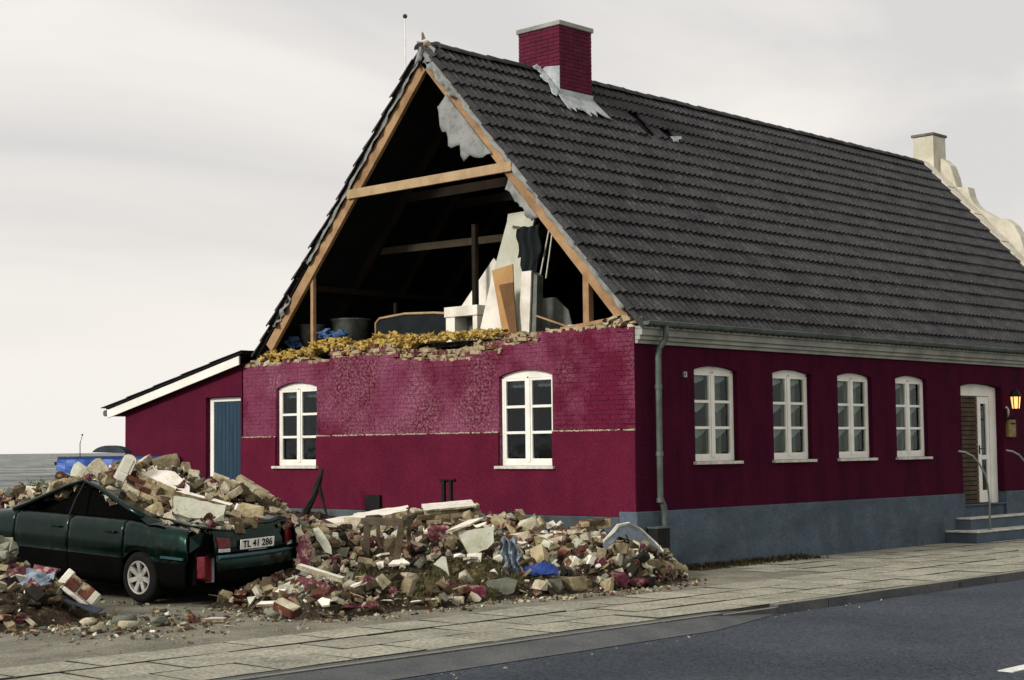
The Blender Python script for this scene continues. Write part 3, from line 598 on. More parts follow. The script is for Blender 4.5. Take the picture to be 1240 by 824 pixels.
for sd_ in (1, -1): beam((.14, YA+sd_*2.95, 4.45), (12, YA+sd_*2.95, 4.45), .08, .1, 'wood_dark', 'purlin')
for s in range(1, 16):     # roof battens seen at the verge
    for sd_ in (1, -1):
        if s % 1 == 0: p = rp(0, s*G*1.15, -.012, sd_); beam((rr.uniform(-.02, .03), p.y, p.z), (1.2, p.y, p.z), .045, .022, 'wood_grey', 'batten', (0, nv.y*sd_, nv.z))
# felt scraps hanging at the verge: crumpled sheets
def crumple(name, pts, m, par, seed, n=14, am=.03, thick=.006, nw=6):
    """pts: two rails; a loose crumpled sheet between them with folds running across it and a torn lower edge"""
    rr = random.Random(seed); A, B = pts; vs = []; nu = n*2; ph = [rr.uniform(0, 6.3) for _ in range(6)]
    def rail(P, t): k = len(P)-1; i = min(int(t*k), k-1); f = t*k-i; return Vector(P[i]).lerp(Vector(P[i+1]), f)
    for i in range(nu+1):
        t = i/nu; tear = 1+.22*math.sin(t*n*2.1+ph[4])*math.sin(t*n*.9+ph[5])+rr.uniform(-.10, .10)
        for j in range(nw+1):
            s_ = j/nw*(tear if j > nw-2 else 1); p = rail(A, t).lerp(rail(B, t), s_); f = .3+.7*j/nw
            q = am*1.5*f*(math.sin(t*n*1.3+ph[0]+s_*2.5)+.6*math.sin(t*n*2.9+ph[1]-s_*3))
            vs.append(p+Vector((q, q*.35, .25*q*math.sin(s_*9+ph[2])))+Vector((rr.uniform(-1, 1), rr.uniform(-1, 1), rr.uniform(-1, 1)))*am*.22)
    fs = [(i*(nw+1)+j, (i+1)*(nw+1)+j, (i+1)*(nw+1)+j+1, i*(nw+1)+j+1) for i in range(nu) for j in range(nw)]
    b = MB(); b.add(vs, fs); o = b.build(name, m, par, smooth=True); sm = o.modifiers.new('solid', 'SOLIDIFY'); sm.thickness = thick; return o
def vr(s, n, side, x): p = rp(x, s, n, side); return (x, p.y, p.z)
# right side: strip all along between rafter and tiles, wider tatters near the top
crumple('torn_felt', ([vr(s, .0, 1, .02) for s in (.1, 1.5, 3, 4.5, 5.95)], [vr(s, -.085, 1, -.0) for s in (.1, 1.5, 3, 4.5, 5.95)]), 'feltgrey', roof, 1, 40, .014)
crumple('torn_felt', ([vr(s, -.04, 1, .03) for s in (.15, .5, .9, 1.2)], [vr(s, -.15, 1, -.03) for s in (.2, .55, .9, 1.1)]), 'feltgrey', roof, 2, 12, .03)
crumple('torn_felt', ([vr(s, -.21, 1, .03) for s in (.95, 1.3, 1.75, 2.25)], [(-.02, 3.86, 6.98), (-.03, 3.62, 6.50), (-.03, 3.22, 6.14), (.0, 2.70, 6.14)]), 'feltgrey', roof, 3, 9, .016)
crumple('torn_felt', ([vr(s, -.25, 1, .05) for s in (2.9, 3.3, 3.8)], [vr(s, -.38, 1, .05) for s in (3.0, 3.4, 3.7)]), 'feltgrey', roof, 4, 8, .02)
crumple('torn_felt', ([vr(s, .0, -1, .02) for s in (.1, 1.5, 3, 4.3)], [vr(s, -.09, -1, .0) for s in (.1, 1.5, 3, 4.3)]), 'feltgrey', roof, 5, 34, .014)
crumple('torn_felt', ([vr(s, .0, -1, .02) for s in (5.0, 5.3, 5.7)], [vr(s, -.13, -1, .0) for s in (5.0, 5.3, 5.6)]), 'feltgrey', roof, 6, 8, .03)
crumple('torn_felt', ([(.0, YA+.1, ZA-.05), (.02, YA, ZA-.0), (.05, YA-.25, ZA-.15)], [(-.02, YA+.12, ZA-.35), (-.02, YA, ZA-.3), (.0, YA-.2, ZA-.4)]), 'feltgrey', roof, 8, 6, .03)
# scrap by the missing tile
crumple('torn_felt', ([rp(5.12, 1.26, .07), rp(5.5, 1.20, .08)], [rp(5.15, 1.40, .06), rp(5.45, 1.28, .07)]), 'lead', roof, 9, 6, .03)
# ------------------------------------------------------------------ chimney
ch = MB(); cx0, cx1, cy0, cy1 = 2.66, 3.48, 3.66, 4.60; ch.box(cx0+.012, cx1-.012, cy0+.012, cy1-.012, 7.0, 8.80)
cho = ch.build('chimney', 'chimney', house); MT['joint']; q = MB(); q.box(-.113, .113, -.055, .055, .003, .062); o = q.build('brick', 'chimney'); cm_ = o.data; bpy.data.objects.remove(o)
z = 7.38; k = 0
while z < 8.76:
    for side in range(2):
        n_ = (cx1-cx0)/.235 if side else (cy1-cy0)/.235; ln_ = (cx1-cx0) if side else (cy1-cy0); cnt = 4; stp_ = ln_/3.5
        u = -.0 if k % 2 else stp_/2
        pos = []
        t0 = (0 if (k+side) % 2 else .5)*stp_
        xs = [0]+[t0+stp_*i for i in range(5) if 0 < t0+stp_*i < ln_-.02]+[ln_]
        for a, c2 in zip(xs, xs[1:]):
            if c2-a < .06: continue
            mid = (a+c2)/2; sc = ((c2-a)-.008)/.226
            if side: loc = (cx0+mid, cy0+.055+rr.uniform(-.003, .003), z); rot = (0, 0, 0)
            else: loc = (cx0+.055+rr.uniform(-.003, .003)-.002, cy0+mid, z); rot = (0, 0, R(90))
            inst('brick', cm_, cho, loc, rot, (sc, 1, 1))
    z += .067; k += 1
b = MB(); b.box(cx0-.03, cx1+.03, cy0-.03, cy1+.03, 8.78, 8.86); b.build('cap', 'cornice', cho, bevel=.01); b = MB(); b.box(cx0+.12, cx1-.12, cy0+.12, cy1-.12, 8.862, 8.9); b.build('flue_rim', 'greystone', cho)
b = MB()   # lead flashing on the near side and up the roof flank
zr = lambda y: ZA-.02-(YA-y)*KS
b.prism([(cx0-.012, cy0-.0, zr(cy0)-.1), (cx0-.012, cy0, zr(cy0)+.55), (cx0-.012, 3.98, zr(3.98)+.24), (cx0-.012, 4.1, zr(4.1)+.04), (cx0-.012, 4.1, zr(4.1)-.1)], (.01, 0, 0)); b.box(cx0-.012, cx1+.01, cy0-.014, cy0-.004, zr(cy0)-.1, zr(cy0)+.16)
b.build('flashing', 'lead', cho, fix=True)
crumple('flashing_apron', ([(cx0-.1, cy0+.0, zr(cy0)+.10), (cx0+.3, cy0, zr(cy0)+.08), (cx1+.03, cy0, zr(cy0)+.08)], [(cx0-.12, cy0-.28, zr(cy0-.28)+.07), (cx0+.3, cy0-.27, zr(cy0-.27)+.07), (cx1+.12, cy0-.30, zr(cy0-.3)+.07)]), 'lead', cho, 12, 12, .012)
crumple('flashing_apron', ([(cx0-.02, 4.15, zr(4.15)+.13), (cx0-.02, 3.9, zr(3.9)+.15), (cx0-.02, cy0, zr(cy0)+.12)], [(cx0-.16, 4.12, zr(4.12)+.09), (cx0-.15, 3.9, zr(3.9)+.08), (cx0-.2, cy0-.1, zr(cy0-.1)+.08)]), 'lead', cho, 13, 12, .015)
# flagpole behind the house
b = MB(); b.tube([(4.1, 9.0, 0), (4.1, 9.0, 10.2)], [.035, .014], 8); fp = b.build('flagpole', 'white_board', smooth=True); tag(fp, 'thin white flagpole with a ball top behind the roof', 'flagpole')
b = MB(); b.lathe([(0, -.05), (.034, -.034), (.048, 0), (.034, .034), (0, .05)], (4.1, 9.0, 10.23), 12); b.build('ball', 'darksheet', fp, smooth=True)
# ------------------------------------------------------------------ lean-to
lt = empty('lean_to', (0, 10.4, 0)); tag(lt, 'low dark red lean-to with a blue door left of the gable', 'outbuilding')
def lb_(b, nm, m, par=None, **k):
    o = b.build(nm, m, par or lt, **k)
    if par is None: o.matrix_parent_inverse = Matrix.Translation((0, -10.4, 0))
    return o
b = MB(); LY = 12.45; DY0, DY1 = 8.86, 9.88
zt = lambda y: 3.30-(y-8.6)*.205
b.prism([(.0, 8.825, .76), (.0, DY0, .76), (.0, DY0, 2.68), (.0, DY1, 2.68), (.0, DY1, .76), (.0, LY, .76), (.0, LY, zt(LY)), (.0, 8.825, zt(8.825))], (.25, 0, 0)); b.box(.255, 4, LY-.25, LY, .76, zt(LY)); b.box(.255, .29, DY0, DY1, .75, 2.68)
b.box(.255, 4, LY-.24, LY-.01, -.1, .755)
lb_(b, 'wall', 'paint_annex', fix=True)
b = MB(); sl = math.atan(.205)
b.add([(x, y, zt(y)+dz) for x in (-.16, 4.2) for y in (8.62, LY+.42) for dz in (.115, .15)], [(0, 1, 3, 2), (4, 6, 7, 5), (0, 4, 5, 1), (2, 3, 7, 6), (0, 2, 6, 4), (1, 5, 7, 3)]); lb_(b, 'roof', 'felt', fix=True)
for i in range(5):
    b = MB(); y0 = 8.6+i*.87; b.add([(x, y, zt(y)+.15+dz+(.0 if y == y0 else .016)) for x in (-.19, 4.2) for y in (y0, y0+.93) for dz in (.002, .014)], [(0, 1, 3, 2), (4, 6, 7, 5), (0, 4, 5, 1), (2, 3, 7, 6), (0, 2, 6, 4), (1, 5, 7, 3)]); lb_(b, 'roof_sheet', 'tile', fix=True)
b = MB(); b.add([(x, y, zt(y)+dz) for x in (-.15, -.12) for y in (8.72, LY+.40) for dz in (-.06, .095)], [(0, 1, 3, 2), (4, 6, 7, 5), (0, 4, 5, 1), (2, 3, 7, 6), (0, 2, 6, 4), (1, 5, 7, 3)]); lb_(b, 'bargeboard', 'white', fix=True, bevel=.004)
b = MB(); b.add([(x, y, zt(y)+dz) for x in (-.12, .0) for y in (8.72, LY+.3) for dz in (.06, .098)], [(0, 1, 3, 2), (4, 6, 7, 5), (0, 4, 5, 1), (2, 3, 7, 6), (0, 2, 6, 4), (1, 5, 7, 3)]); lb_(b, 'soffit', 'black', fix=True)
b = MB(); b.tube([(-.16, LY+.46, zt(LY+.46)+.05), (4, LY+.46, zt(LY+.46)+.05)], .06, 10); lb_(b, 'gutter', 'zinc')
b = MB(); b.box(.09, .15, DY1-.11, DY1-.003, .6, 2.67); b.box(.09, .15, DY0+.003, DY1-.11, 2.60, 2.67); b.box(.09, .15, DY0+.003, DY0+.03, .6, 2.6); lb_(b, 'door_frame', 'white', bevel=.005)
b = MB(); b.box(.125, .14, DY0+.03, DY1-.11, .6, 2.598); db = lb_(b, 'door', 'darksheet'); 
for i in range(8):
    b = MB(); w_ = (DY1-.11-DY0-.03)/8; y = DY0+.03+i*w_; b.box(.105, .124, y+.004, y+w_-.004, .6, 2.597); b.build('board', 'doorblue', db, bevel=.004)
# ------------------------------------------------------------------ white neighbour with the curved gable
nh = empty('white_house', (16, 4, 0)); tag(nh, 'whitewashed neighbouring house with a curved gable beyond the tiled roof', 'house')
def nb_(b, nm, m, **k): o = b.build(nm, m, nh, **k); o.matrix_parent_inverse = Matrix.Translation((-16, -4, 0)); return o
b = MB(); zz = lambda y: ZA-(YA-y)*KS
left = [(3.99, 8.22), (3.88, 8.18), (3.72, 8.02), (3.62, 7.75), (3.57, 7.50), (3.29, 7.47), (3.24, 7.25), (3.16, 7.08), (3.02, 6.94), (2.66, 6.72), (2.40, 6.66), (2.22, 6.50), (2.08, 6.24), (2.0, 5.95), (1.9, 5.6), (1.5, 5.2), (1.0, 5.0), (.6, 4.7), (.3, 4.3), (0, 3.6)]
pl_ = [(16.0, y, z) for y, z in left]+[(16.0, 0, 0), (16.0, 8.36, 0)]+[(16.0, 8.36-y, z) for y, z in reversed(left)]
b.prism(pl_, (.3, 0, 0)); nb_(b, 'curved_gable', 'whitewash', fix=True)
b = MB(); b.prism([(16.3, 0, 0), (16.3, 8.3, 0), (16.3, 8.3, 3.2), (16.3, 4.15, 5.5), (16.3, 0, 3.2)], (9, 0, 0)); nb_(b, 'main_block', 'whitewash', fix=True)
for sg in (1, -1):
    q = lambda y: y if sg == 1 else 8.3-y
    b = MB(); b.add([(x, q(y), z+dz) for x in (16.31, 25.3) for y, z in ((-.25, 3.06), (4.15, 5.52)) for dz in (.02, .09)], [(0, 1, 3, 2), (4, 6, 7, 5), (0, 4, 5, 1), (2, 3, 7, 6), (0, 2, 6, 4), (1, 5, 7, 3)]); nb_(b, 'roof', 'tile', fix=True)
b = MB(); b.box(15.75, 16.32, 3.98, 4.50, 7.6, 8.72); b.box(15.72, 16.35, 3.95, 4.53, 8.72, 8.78, 1); nb_(b, 'chimney', ['whitewash', 'greystone'], bevel=.01)
b = MB(); zt_ = .06
for i in range(14):   # capping slabs on the shared verge
    s0, s1 = i*slope/14, (i+1)*slope/14-.015; b.add([rp(x, s, n, 1) for x in (XE-.06, XE+.24) for s in (s0, s1) for n in (-.05, .10+.012*(i % 2))], [(0, 1, 3, 2), (4, 6, 7, 5), (0, 4, 5, 1), (2, 3, 7, 6), (0, 2, 6, 4), (1, 5, 7, 3)])
nb_(b, 'verge_capping', 'whitewash', fix=True)
b = MB(); b.prism([(XE+.01, -.05, 0), (XE+.01, 8.4, 0), (XE+.01, 8.4, 3.5), (XE+.01, YA, 8.0), (XE+.01, -.05, 3.4)], (.43, 0, 0)); nb_(b, 'party_wall', 'whitewash', fix=True)

# ---- terrain of the rubble (height above the yard) ----
CO=(-5.933,2.040); CH=math.radians(96)
def car_local(x,y):
    dx,dy=x-CO[0],y-CO[1]; c,s=math.cos(CH),math.sin(CH)
    return dx*c+dy*s, -dx*s+dy*c
CTRL=[(-.1,-.95,0),(-.7,-1.5,0),(-1.1,-1.6,0),(-2,-1.6,0),(-2.9,-1.5,0),(-4.05,-1.3,0),(-5.5,-1.45,0),(-6.2,-1.45,0),(-6.8,-1.25,0),(-6.9,-.3,0),(-6.7,.5,.0),(-6.2,.85,.05),
(.6,-.7,0),(-1,-2.3,0),(-3,-2.3,0),(-5,-2.3,0),(-7,-2.3,0),(-8,-1.2,0),(-7.8,.4,0),(-6.8,-2,0),
(-1,6.3,.68),(-1,5.4,.65),(-1,4.5,.62),(-1,3.6,.64),(-1,2.87,.7),(-1,1.7,.70),(-1,.93,.62),(-1,.2,.54),(-1.1,-.4,.50),(-1.3,-.85,.44),(-.5,-.8,.3),(-.45,-.3,.4),
(0,0,.25),(.2,-.4,.1),(0,1,.38),(0,2.5,.5),(0,4,.5),(0,5.5,.5),(0,7,.7),(0,8.3,.9),
(-2,-1.1,.28),(-2,-.3,.5),(-2,.8,.62),(-2,2,.6),(-2,3.5,.55),(-2,5,.6),(-3,-.9,.22),(-3,0,.36),(-3,1,.45),(-3,2.4,.5),(-3,4,.7),(-3,5.5,1.0),(-3,7,1.2),(-2.2,7.5,1.1),
(-4,-.8,.13),(-4,0,.18),(-4,1,.3),(-3.8,2,.55),(-4.8,-.7,.15),(-5.3,-.4,.24),(-5.9,-.5,.25),(-6.3,-.9,.15),(-5.3,.4,.25),(-4.8,1,.35),(-5.9,.5,.15),(-4.6,1.7,.6),
(-4.4,2.2,.8),(-4.4,2.9,1.08),(-4.4,3.9,1.22),(-4.4,4.7,1.36),(-4.4,5.7,1.42),(-4.4,6.6,1.36),(-4.5,7.7,1.1),(-4.6,8.7,.9),(-5,9.6,.7),(-6.4,8.6,.8),(-5.8,7,1.0),(-5.2,6.2,1.15),(-7,7.2,.75),(-2.5,9,.7),(-4,10.5,.3),(-1,9,.6),(-7,10,.4),(-9,8.5,.5),(-9,11,.2)]
def idw(x,y,pts,p=4):
    n=d=0
    for a,b,z in pts:
        r=(x-a)**2+(y-b)**2
        if r<1e-6: return z
        w=r**(-p/2); n+=w*z; d+=w
    return n/d
CARP=[(-1.02,.6,.84),(-1.02,0,.86),(-1.02,-.7,.86),(-.6,.6,.86),(-.6,0,.92),(-.6,-.7,.98),(-.1,.6,.93),(-.1,0,1.08),(-.1,-.7,1.15),(.5,.6,1.1),(.5,0,1.2),(.5,-.7,1.24),
(1.1,.6,1.3),(1.1,0,1.36),(1.1,-.7,1.40),(1.7,.6,1.15),(1.7,0,1.33),(1.7,-.7,1.45),(2.3,.6,.97),(2.3,0,1.12),(2.3,-.7,1.3),(3,.6,.86),(3,0,.98),(3,-.7,1.1),(4,.6,.75),(4,-.7,.95)]
EDGE=[(.35,-.25),(.12,-.62),(-.15,-.98),(-.7,-1.5),(-1.1,-1.62),(-2.9,-1.52),(-4.05,-1.3),(-5.5,-1.47),(-6.2,-1.44),(-6.78,-1.22),(-6.9,-.3),(-6.6,.7),(-6.6,1.2),(-7,5),(-7.6,6.6),(-9.8,8.6),(-9.8,10.5),(-1,10.8),(.4,10.4)]
POLY=EDGE+[(.4,-.1)]
def inside(x,y,P):
    r=False;j=len(P)-1
    for i in range(len(P)):
        a,b=P[i];c,d=P[j]
        if (b>y)!=(d>y) and x<(c-a)*(y-b)/(d-b)+a: r=not r
        j=i
    return r
def edge_dist(x,y):
    m=9
    for (a,b),(c,d) in zip(EDGE,EDGE[1:]):
        ux,uy=c-a,d-b;t=max(0,min(1,((x-a)*ux+(y-b)*uy)/(ux*ux+uy*uy)))
        m=min(m,math.hypot(x-a-ux*t,y-b-uy*t))
    return m
def H(x,y):
    lx,ly=car_local(x,y)
    if -1.06<lx<3.9 and -.86<ly<1.0:
        return 0 if ly>.62 else idw(lx,ly,CARP)+.044*lx
    h=0
    if inside(x,y,POLY) and not (lx>=-1.06 and ly>=1.0 and y<7.5):
        h=idw(x,y,CTRL); 
        if y<1.2 or x<-7.4 or y>9: h*=min(1,edge_dist(x,y)/.3)
    g=-.06
    for a,b,s,t,z in ((-8.15,2.8,.6,1.0,.52),(-8.38,1.75,.5,.55,.42),(-8.75,.95,.6,.42,.3),(-10,2.6,1.0,1.5,.6),(-8.05,1.2,.33,.28,.16)):
        g+=z*math.exp(-((x-a)/s)**2-((y-b)/t)**2)
    return max(h,g,0)
# ------------------------------------------------------------------ car
car = empty('crushed_car', (CO[0], CO[1], .04)); car.rotation_euler = (R(-2.2), R(-2.5), CH)
tag(car, 'dark green saloon car crushed under a heap of rubble, seen from behind', 'car')
zb = lambda x: .86+.07*min(1, max(0, (x+1.05)/1.1)) if x < 2.2 else .93-.20*((x-2.2)/1.35)**1.6
def hw(x): return .845-.07*max(0, (-.2-x)/.85)**2-.10*max(0, (x-2.6)/.95)**2
def zlow(x):
    z = .18
    for cx_ in (-.15, 2.66):
        d = abs(x-cx_)
        if d < .325: z = max(z, .29+math.sqrt(.325**2-d*d))
    return z
def sect(x, side, top=True):
    h = hw(x); B = zb(x); z0 = zlow(x)
    P = [(h-.05, .18), (h-.015, .30), (h, .50), (h-.012, .535), (h, .57), (h-.004, .66), (h-.02, B-.12), (h-.045, B-.055), (h-.085, B-.012), (h-.14, B)]
    return [(x, side*y, max(z, z0) if i < 6 else z) for i, (y, z) in enumerate(P)]
def panel(name, x0, x1, side, step=.04, fx=None, m='carpaint', dent=0, seed=1):
    n = max(2, int((x1-x0)/step)); vs = []; k = 10; rr = random.Random(seed)
    for i in range(n+1):
        x = x0+(x1-x0)*i/n
        for j, p in enumerate(sect(x, side)):
            q = Vector(p)
            if fx: q.x += fx(j)*(1-min(1, (x-x0)/.25)) if x < x0+.25 else 0
            if dent: q += Vector((0, rr.uniform(-dent, 0)*side, rr.uniform(-dent, dent)*.5))
            vs.append(q)
    fs = [(i*k+j, (i+1)*k+j, (i+1)*k+j+1, i*k+j+1) for i in range(n) for j in range(k-1)]
    b = MB(); b.add(vs, fs, [1 if f[0] % k < 2 else 0 for f in fs]); o = b.build(name, [m, 'carblack'], car, smooth=True); sm = o.modifiers.new('solid', 'SOLIDIFY'); sm.thickness = .012; sm.offset = 0; return o
o = panel('rear_quarter', -.95, .125, 1, fx=lambda j: .10*abs(j-4)/5+.02, dent=.009); o['label'] = 'torn open left rear wing'
panel('rear_quarter', -1.05, .125, -1)
for s in (1, -1):
    d = panel('rear_door', .14, 1.13, s, dent=.0035, seed=4); h_ = MB(); h_.box(.26, .42, s*.855-.012, s*.855+.012, .775, .80); h_.build('handle', 'carpaint', d, bevel=.006)
    d = panel('front_door', 1.145, 2.18, s, dent=.003, seed=6); h_ = MB(); h_.box(1.27, 1.43, s*.855-.012, s*.855+.012, .775, .80); h_.build('handle', 'carpaint', d, bevel=.006)
    panel('front_wing', 2.195, 3.5, s)
b = MB()   # bonnet
vs = [(x, y, zb(x)+.045*(1-(y/.72)**2)) for x in [2.25+i*.13 for i in range(10)] for y in [-.70+.14*j for j in range(11)]]
b.add(vs, [(i*11+j, i*11+j+1, (i+1)*11+j+1, (i+1)*11+j) for i in range(9) for j in range(10)]); b.build('bonnet', 'carpaint', car, smooth=True)
b = MB(); b.box(3.40, 3.50, -.66, .66, .3, .70); b.build('front_bumper', 'carpaint', car, bevel=.04)
# boot lid, pressed down in the middle
rr = random.Random(4)
dip = lambda y: .885-.055*math.exp(-((y-.18)/.36)**2)+(.015 if y < -.5 else 0)
ny = 16; nx_ = 9; vs = []
for i in range(nx_):
    x = -1.03+i*.105
    for j in range(ny+1):
        y = -.70+1.30*j/ny; t = i/(nx_-1); vs.append((x+.10*(abs(y)/.84)**2*(1-t), y, dip(y)*(1-t)+.95*t+rr.uniform(-.008, .008)+.018*math.sin(y*7+x*9)*t))
b = MB(); b.add(vs, [(i*(ny+1)+j, i*(ny+1)+j+1, (i+1)*(ny+1)+j+1, (i+1)*(ny+1)+j) for i in range(nx_-1) for j in range(ny)])
o = b.build('boot_lid', 'carpaint', car, smooth=True); sm = o.modifiers.new('solid', 'SOLIDIFY'); sm.thickness = .018; o['label'] = 'boot lid bent down under the rubble'
rx = lambda y, z: -1.055+.11*(abs(y)/.84)**2.2-(.02 if z < .74 else 0)
zs = [.56, .62, .70, .76, .80, None]; vs = []
for z in zs:
    for j in range(ny+1): y = -.80+1.30*j/ny; zz_ = dip(y)-.006 if z is None else min(z, dip(y)-.02); vs.append((rx(y, zz_)+(.02 if z is None else 0), y, zz_))
b = MB(); b.add(vs, [(i*(ny+1)+j, i*(ny+1)+j+1, (i+1)*(ny+1)+j+1, (i+1)*(ny+1)+j) for i in range(5) for j in range(ny)]); o = b.build('rear_panel', 'carpaint', car, smooth=True, fix=True)
bxx = lambda y: -1.16+.20*(abs(y)/.84)**2.6
def wrap(z0, z1, off, name, m, par=car, y0=-.84, y1=.84, n=24):
    vs = []; k = 5
    for j in range(n+1):
        y = y0+(y1-y0)*j/n
        for i in range(k): t = i/(k-1); vs.append((bxx(y)-off+.02*(2*t-1)**2, y, z0+(z1-z0)*t))
    fs = [(j*k+i, (j+1)*k+i, (j+1)*k+i+1, j*k+i+1) for j in range(n) for i in range(k-1)]
    b = MB(); b.add(vs, fs, [1 if name == 'rear_bumper' and f[0] % k < 2 else 0 for f in fs]); o = b.build(name, [m, 'carblack'], par, smooth=True); sm = o.modifiers.new('solid', 'SOLIDIFY'); sm.thickness = .02; sm.offset = 0; return o
bp = wrap(.25, .585, 0, 'rear_bumper', 'carpaint', y1=.52); wrap(.545, .572, .014, 'trim_strip', 'trim', bp, y1=.50)
b = MB(); b.box(-1.08, -.95, -.84, .60, .57, .6); b.build('bumper_top', 'carblack', bp)
b = MB(); b.box(-.90, -.53, .825, .848, .545, .57); b.build('trim_strip', 'trim', car)
b = MB(); b.box(-.97, 2.3, -.73, .70, .26, .80); b.box(2.0, 3.4, -.60, .60, .25, .70); b.prism([(-.15, .57, .8), (2.25, .57, .8), (1.7, .55, 1.07), (1.15, .53, 1.24), (.4, .55, 1.06)], (0, -1.0, 0)); b.build('dark_interior', 'carblack', car, fix=True)
for cx_ in (-.15, 2.66):
    for s in (1, -1):
        M = Matrix.Translation((cx_, s*.755, .295)) @ Euler((R(-90)*s, 0, 0)).to_matrix().to_4x4() @ Matrix.Scale(.94, 4)
        b = MB(); b.lathe([(.20, -.10), (.28, -.10), (.31, -.075), (.315, 0), (.31, .06), (.29, .085), (.206, .085), (.204, .06), (.2, -.1)], n=32, M=M); wl = b.build('wheel', 'rubber', car, smooth=True)
        b = MB(); b.lathe([(.204, .086), (.20, .094), (.184, .09), (.178, .05)], n=32, M=M); 
        for k in range(7):
            a = 2*math.pi*k/7+.3; Mk = M @ Matrix.Rotation(a, 4, 'Z')
            b.add([Mk @ Vector(p) for p in ((.04, -.026, .07), (.04, .026, .07), (.182, .030, .088), (.182, -.030, .088), (.04, -.026, .04), (.04, .026, .04), (.182, .030, .05), (.182, -.030, .05))], [(0, 1, 2, 3), (7, 6, 5, 4), (0, 4, 5, 1), (3, 2, 6, 7), (0, 3, 7, 4), (1, 5, 6, 2)])
        b.lathe([(0, .078), (.05, .076), (.055, .05)], n=16, M=M); b.build('rim', 'alloy', wl)
        b = MB(); b.lathe([(0, .03), (.206, .03)], n=20, M=M); b.build('brake_disc', 'black', wl)
# collapsed roof, pillars
LR = [(2.3, .74, .93), (2.0, .71, 1.03), (1.7, .67, 1.14), (1.4, .63, 1.25), (1.12, .60, 1.325), (.8, .63, 1.255), (.5, .66, 1.16), (.2, .69, 1.06), (-.1, .71, .965)]
vs = []; rr = random.Random(8)
for (x, y, z) in LR:
    for j in range(7):
        t = j/6; yy_ = y-(y+.62)*t; z2 = min(idw(x, yy_, CARP)-.15, z+.02)
        vs.append((x, yy_, z*(1-t)+z2*t+rr.uniform(-.012, .012)))
b = MB(); b.add(vs, [(i*7+j, i*7+j+1, (i+1)*7+j+1, (i+1)*7+j) for i in range(len(LR)-1) for j in range(6)]); o = b.build('roof', 'carpaint', car); o['label'] = 'roof folded to a peak and caved in'; sm = o.modifiers.new('solid', 'SOLIDIFY'); sm.thickness = .02
b = MB(); b.tube([Vector(p)+Vector((0, .015, 0)) for p in LR], [.035, .026, .026, .024, .022, .026, .032, .038, .045], 8); b.build('roof_rail', 'carpaint', car, smooth=True)
b = MB(); b.prism([(.30, .705, 1.09), (-.25, .79, .90), (-.50, .78, .91), (-.42, .73, .94), (-.12, .71, .995), (.12, .70, 1.05)], (0, -.02, 0)); b.build('rear_pillar', 'carpaint', car, fix=True)
b = MB(); b.tube([(1.10, .615, 1.31), (1.17, .70, 1.1), (1.2, .765, .92)], .016, 6); b.build('door_pillar', 'black', car)
# lamps
def lamp(pts, name, lab=None, m='lampred', low=None):
    b = MB(); b.prism(pts, (-.03, 0, 0)); o = b.build(name, m, car, fix=True, bevel=.008)
    if lab: o['label'] = lab
    if low: b = MB(); b.prism(low, (-.028, 0, 0)); b.build('reflector', 'lampclear', o, fix=True, bevel=.004)
    return o
X = lambda y, z: (rx(y, z)+.006, y, z)
lamp([X(.46, .655), X(.29, .65), X(.29, .755), X(.46, .775)], 'tail_lamp', None, low=[X(.45, .61), X(.30, .605), X(.30, .645), X(.45, .65)])
xr = -1.0
lamp([(xr+.06, -.80, .66), (xr-.02, -.60, .62), (xr-.03, -.585, .76), (xr+.05, -.78, .86)], 'tail_lamp', 'right tail lamp still in place', low=[(xr+.07, -.82, .61), (xr-.02, -.64, .575), (xr-.02, -.64, .615), (xr+.07, -.82, .655)])
dl = MB(); M = Matrix.Translation((-1.02, .62, .44)) @ Euler((R(10), R(6), R(14))).to_matrix().to_4x4()
dl.hull([(-.04, -.07, -.14), (-.05, .08, -.11), (-.05, .09, .13), (-.04, -.06, .14), (.05, -.07, -.14), (.05, .08, -.11), (.05, .09, .13), (.05, -.06, .14)], M); o = dl.build('hanging_tail_lamp', 'lampred', car, bevel=.008); o['label'] = 'left tail lamp torn loose and hanging down'
b = MB(); b.box(-.06, .05, -.105, -.074, -.145, .15, 0, M); b.build('lamp_rim', 'steel', o, bevel=.006)
b = MB(); b.prism([(-.90, .74, .80), (-1.03, .66, .85), (-1.0, .68, .70), (-.92, .76, .62)], (0, -.02, 0)); b.build('torn_bodywork', 'carpaint', car, fix=True)
# number plate with its lettering
b = MB(); b.box(-.006, .006, -.255, .255, -.056, .056); M = Matrix.Translation((-1.115, -.085, .675)) @ Euler((0, R(-4), R(-1.5))).to_matrix().to_4x4(); b.v = [tuple(M @ Vector(v)) for v in b.v]
npl = b.build('number_plate', 'plate', car, bevel=.003)
def text_mesh(s, size, name, m, parent, Mx, ext=.002):
    cu = bpy.data.curves.new(name, 'FONT'); cu.body = s; cu.size = size; cu.align_x = 'CENTER'; cu.align_y = 'CENTER'; cu.extrude = ext; cu.offset = .002
    t = bpy.data.objects.new(name, cu); COL.objects.link(t); bpy.context.view_layer.update()
    me = bpy.data.meshes.new_from_object(t.evaluated_get(bpy.context.evaluated_depsgraph_get())); bpy.data.objects.remove(t)
    me.materials.clear(); me.materials.append(MT[m]); me.transform(Mx); o = bpy.data.objects.new(name, me); COL.objects.link(o); o.parent = parent; o['kind'] = 'stuff' if False else o.get('kind', '') or 'lettering'; del o['kind']; return o
text_mesh('TL 41 286', .108, 'lettering', 'black', npl, M @ Matrix(((0, 0, -1, -.008), (-1, 0, 0, 0), (0, 1, 0, 0), (0, 0, 0, 1))))
b = MB(); b.box(-.012, -.006, -.14, .14, -.074, -.064); b.v = [tuple(M @ Vector(v)) for v in b.v]; b.build('plate_clip', 'steel', npl)

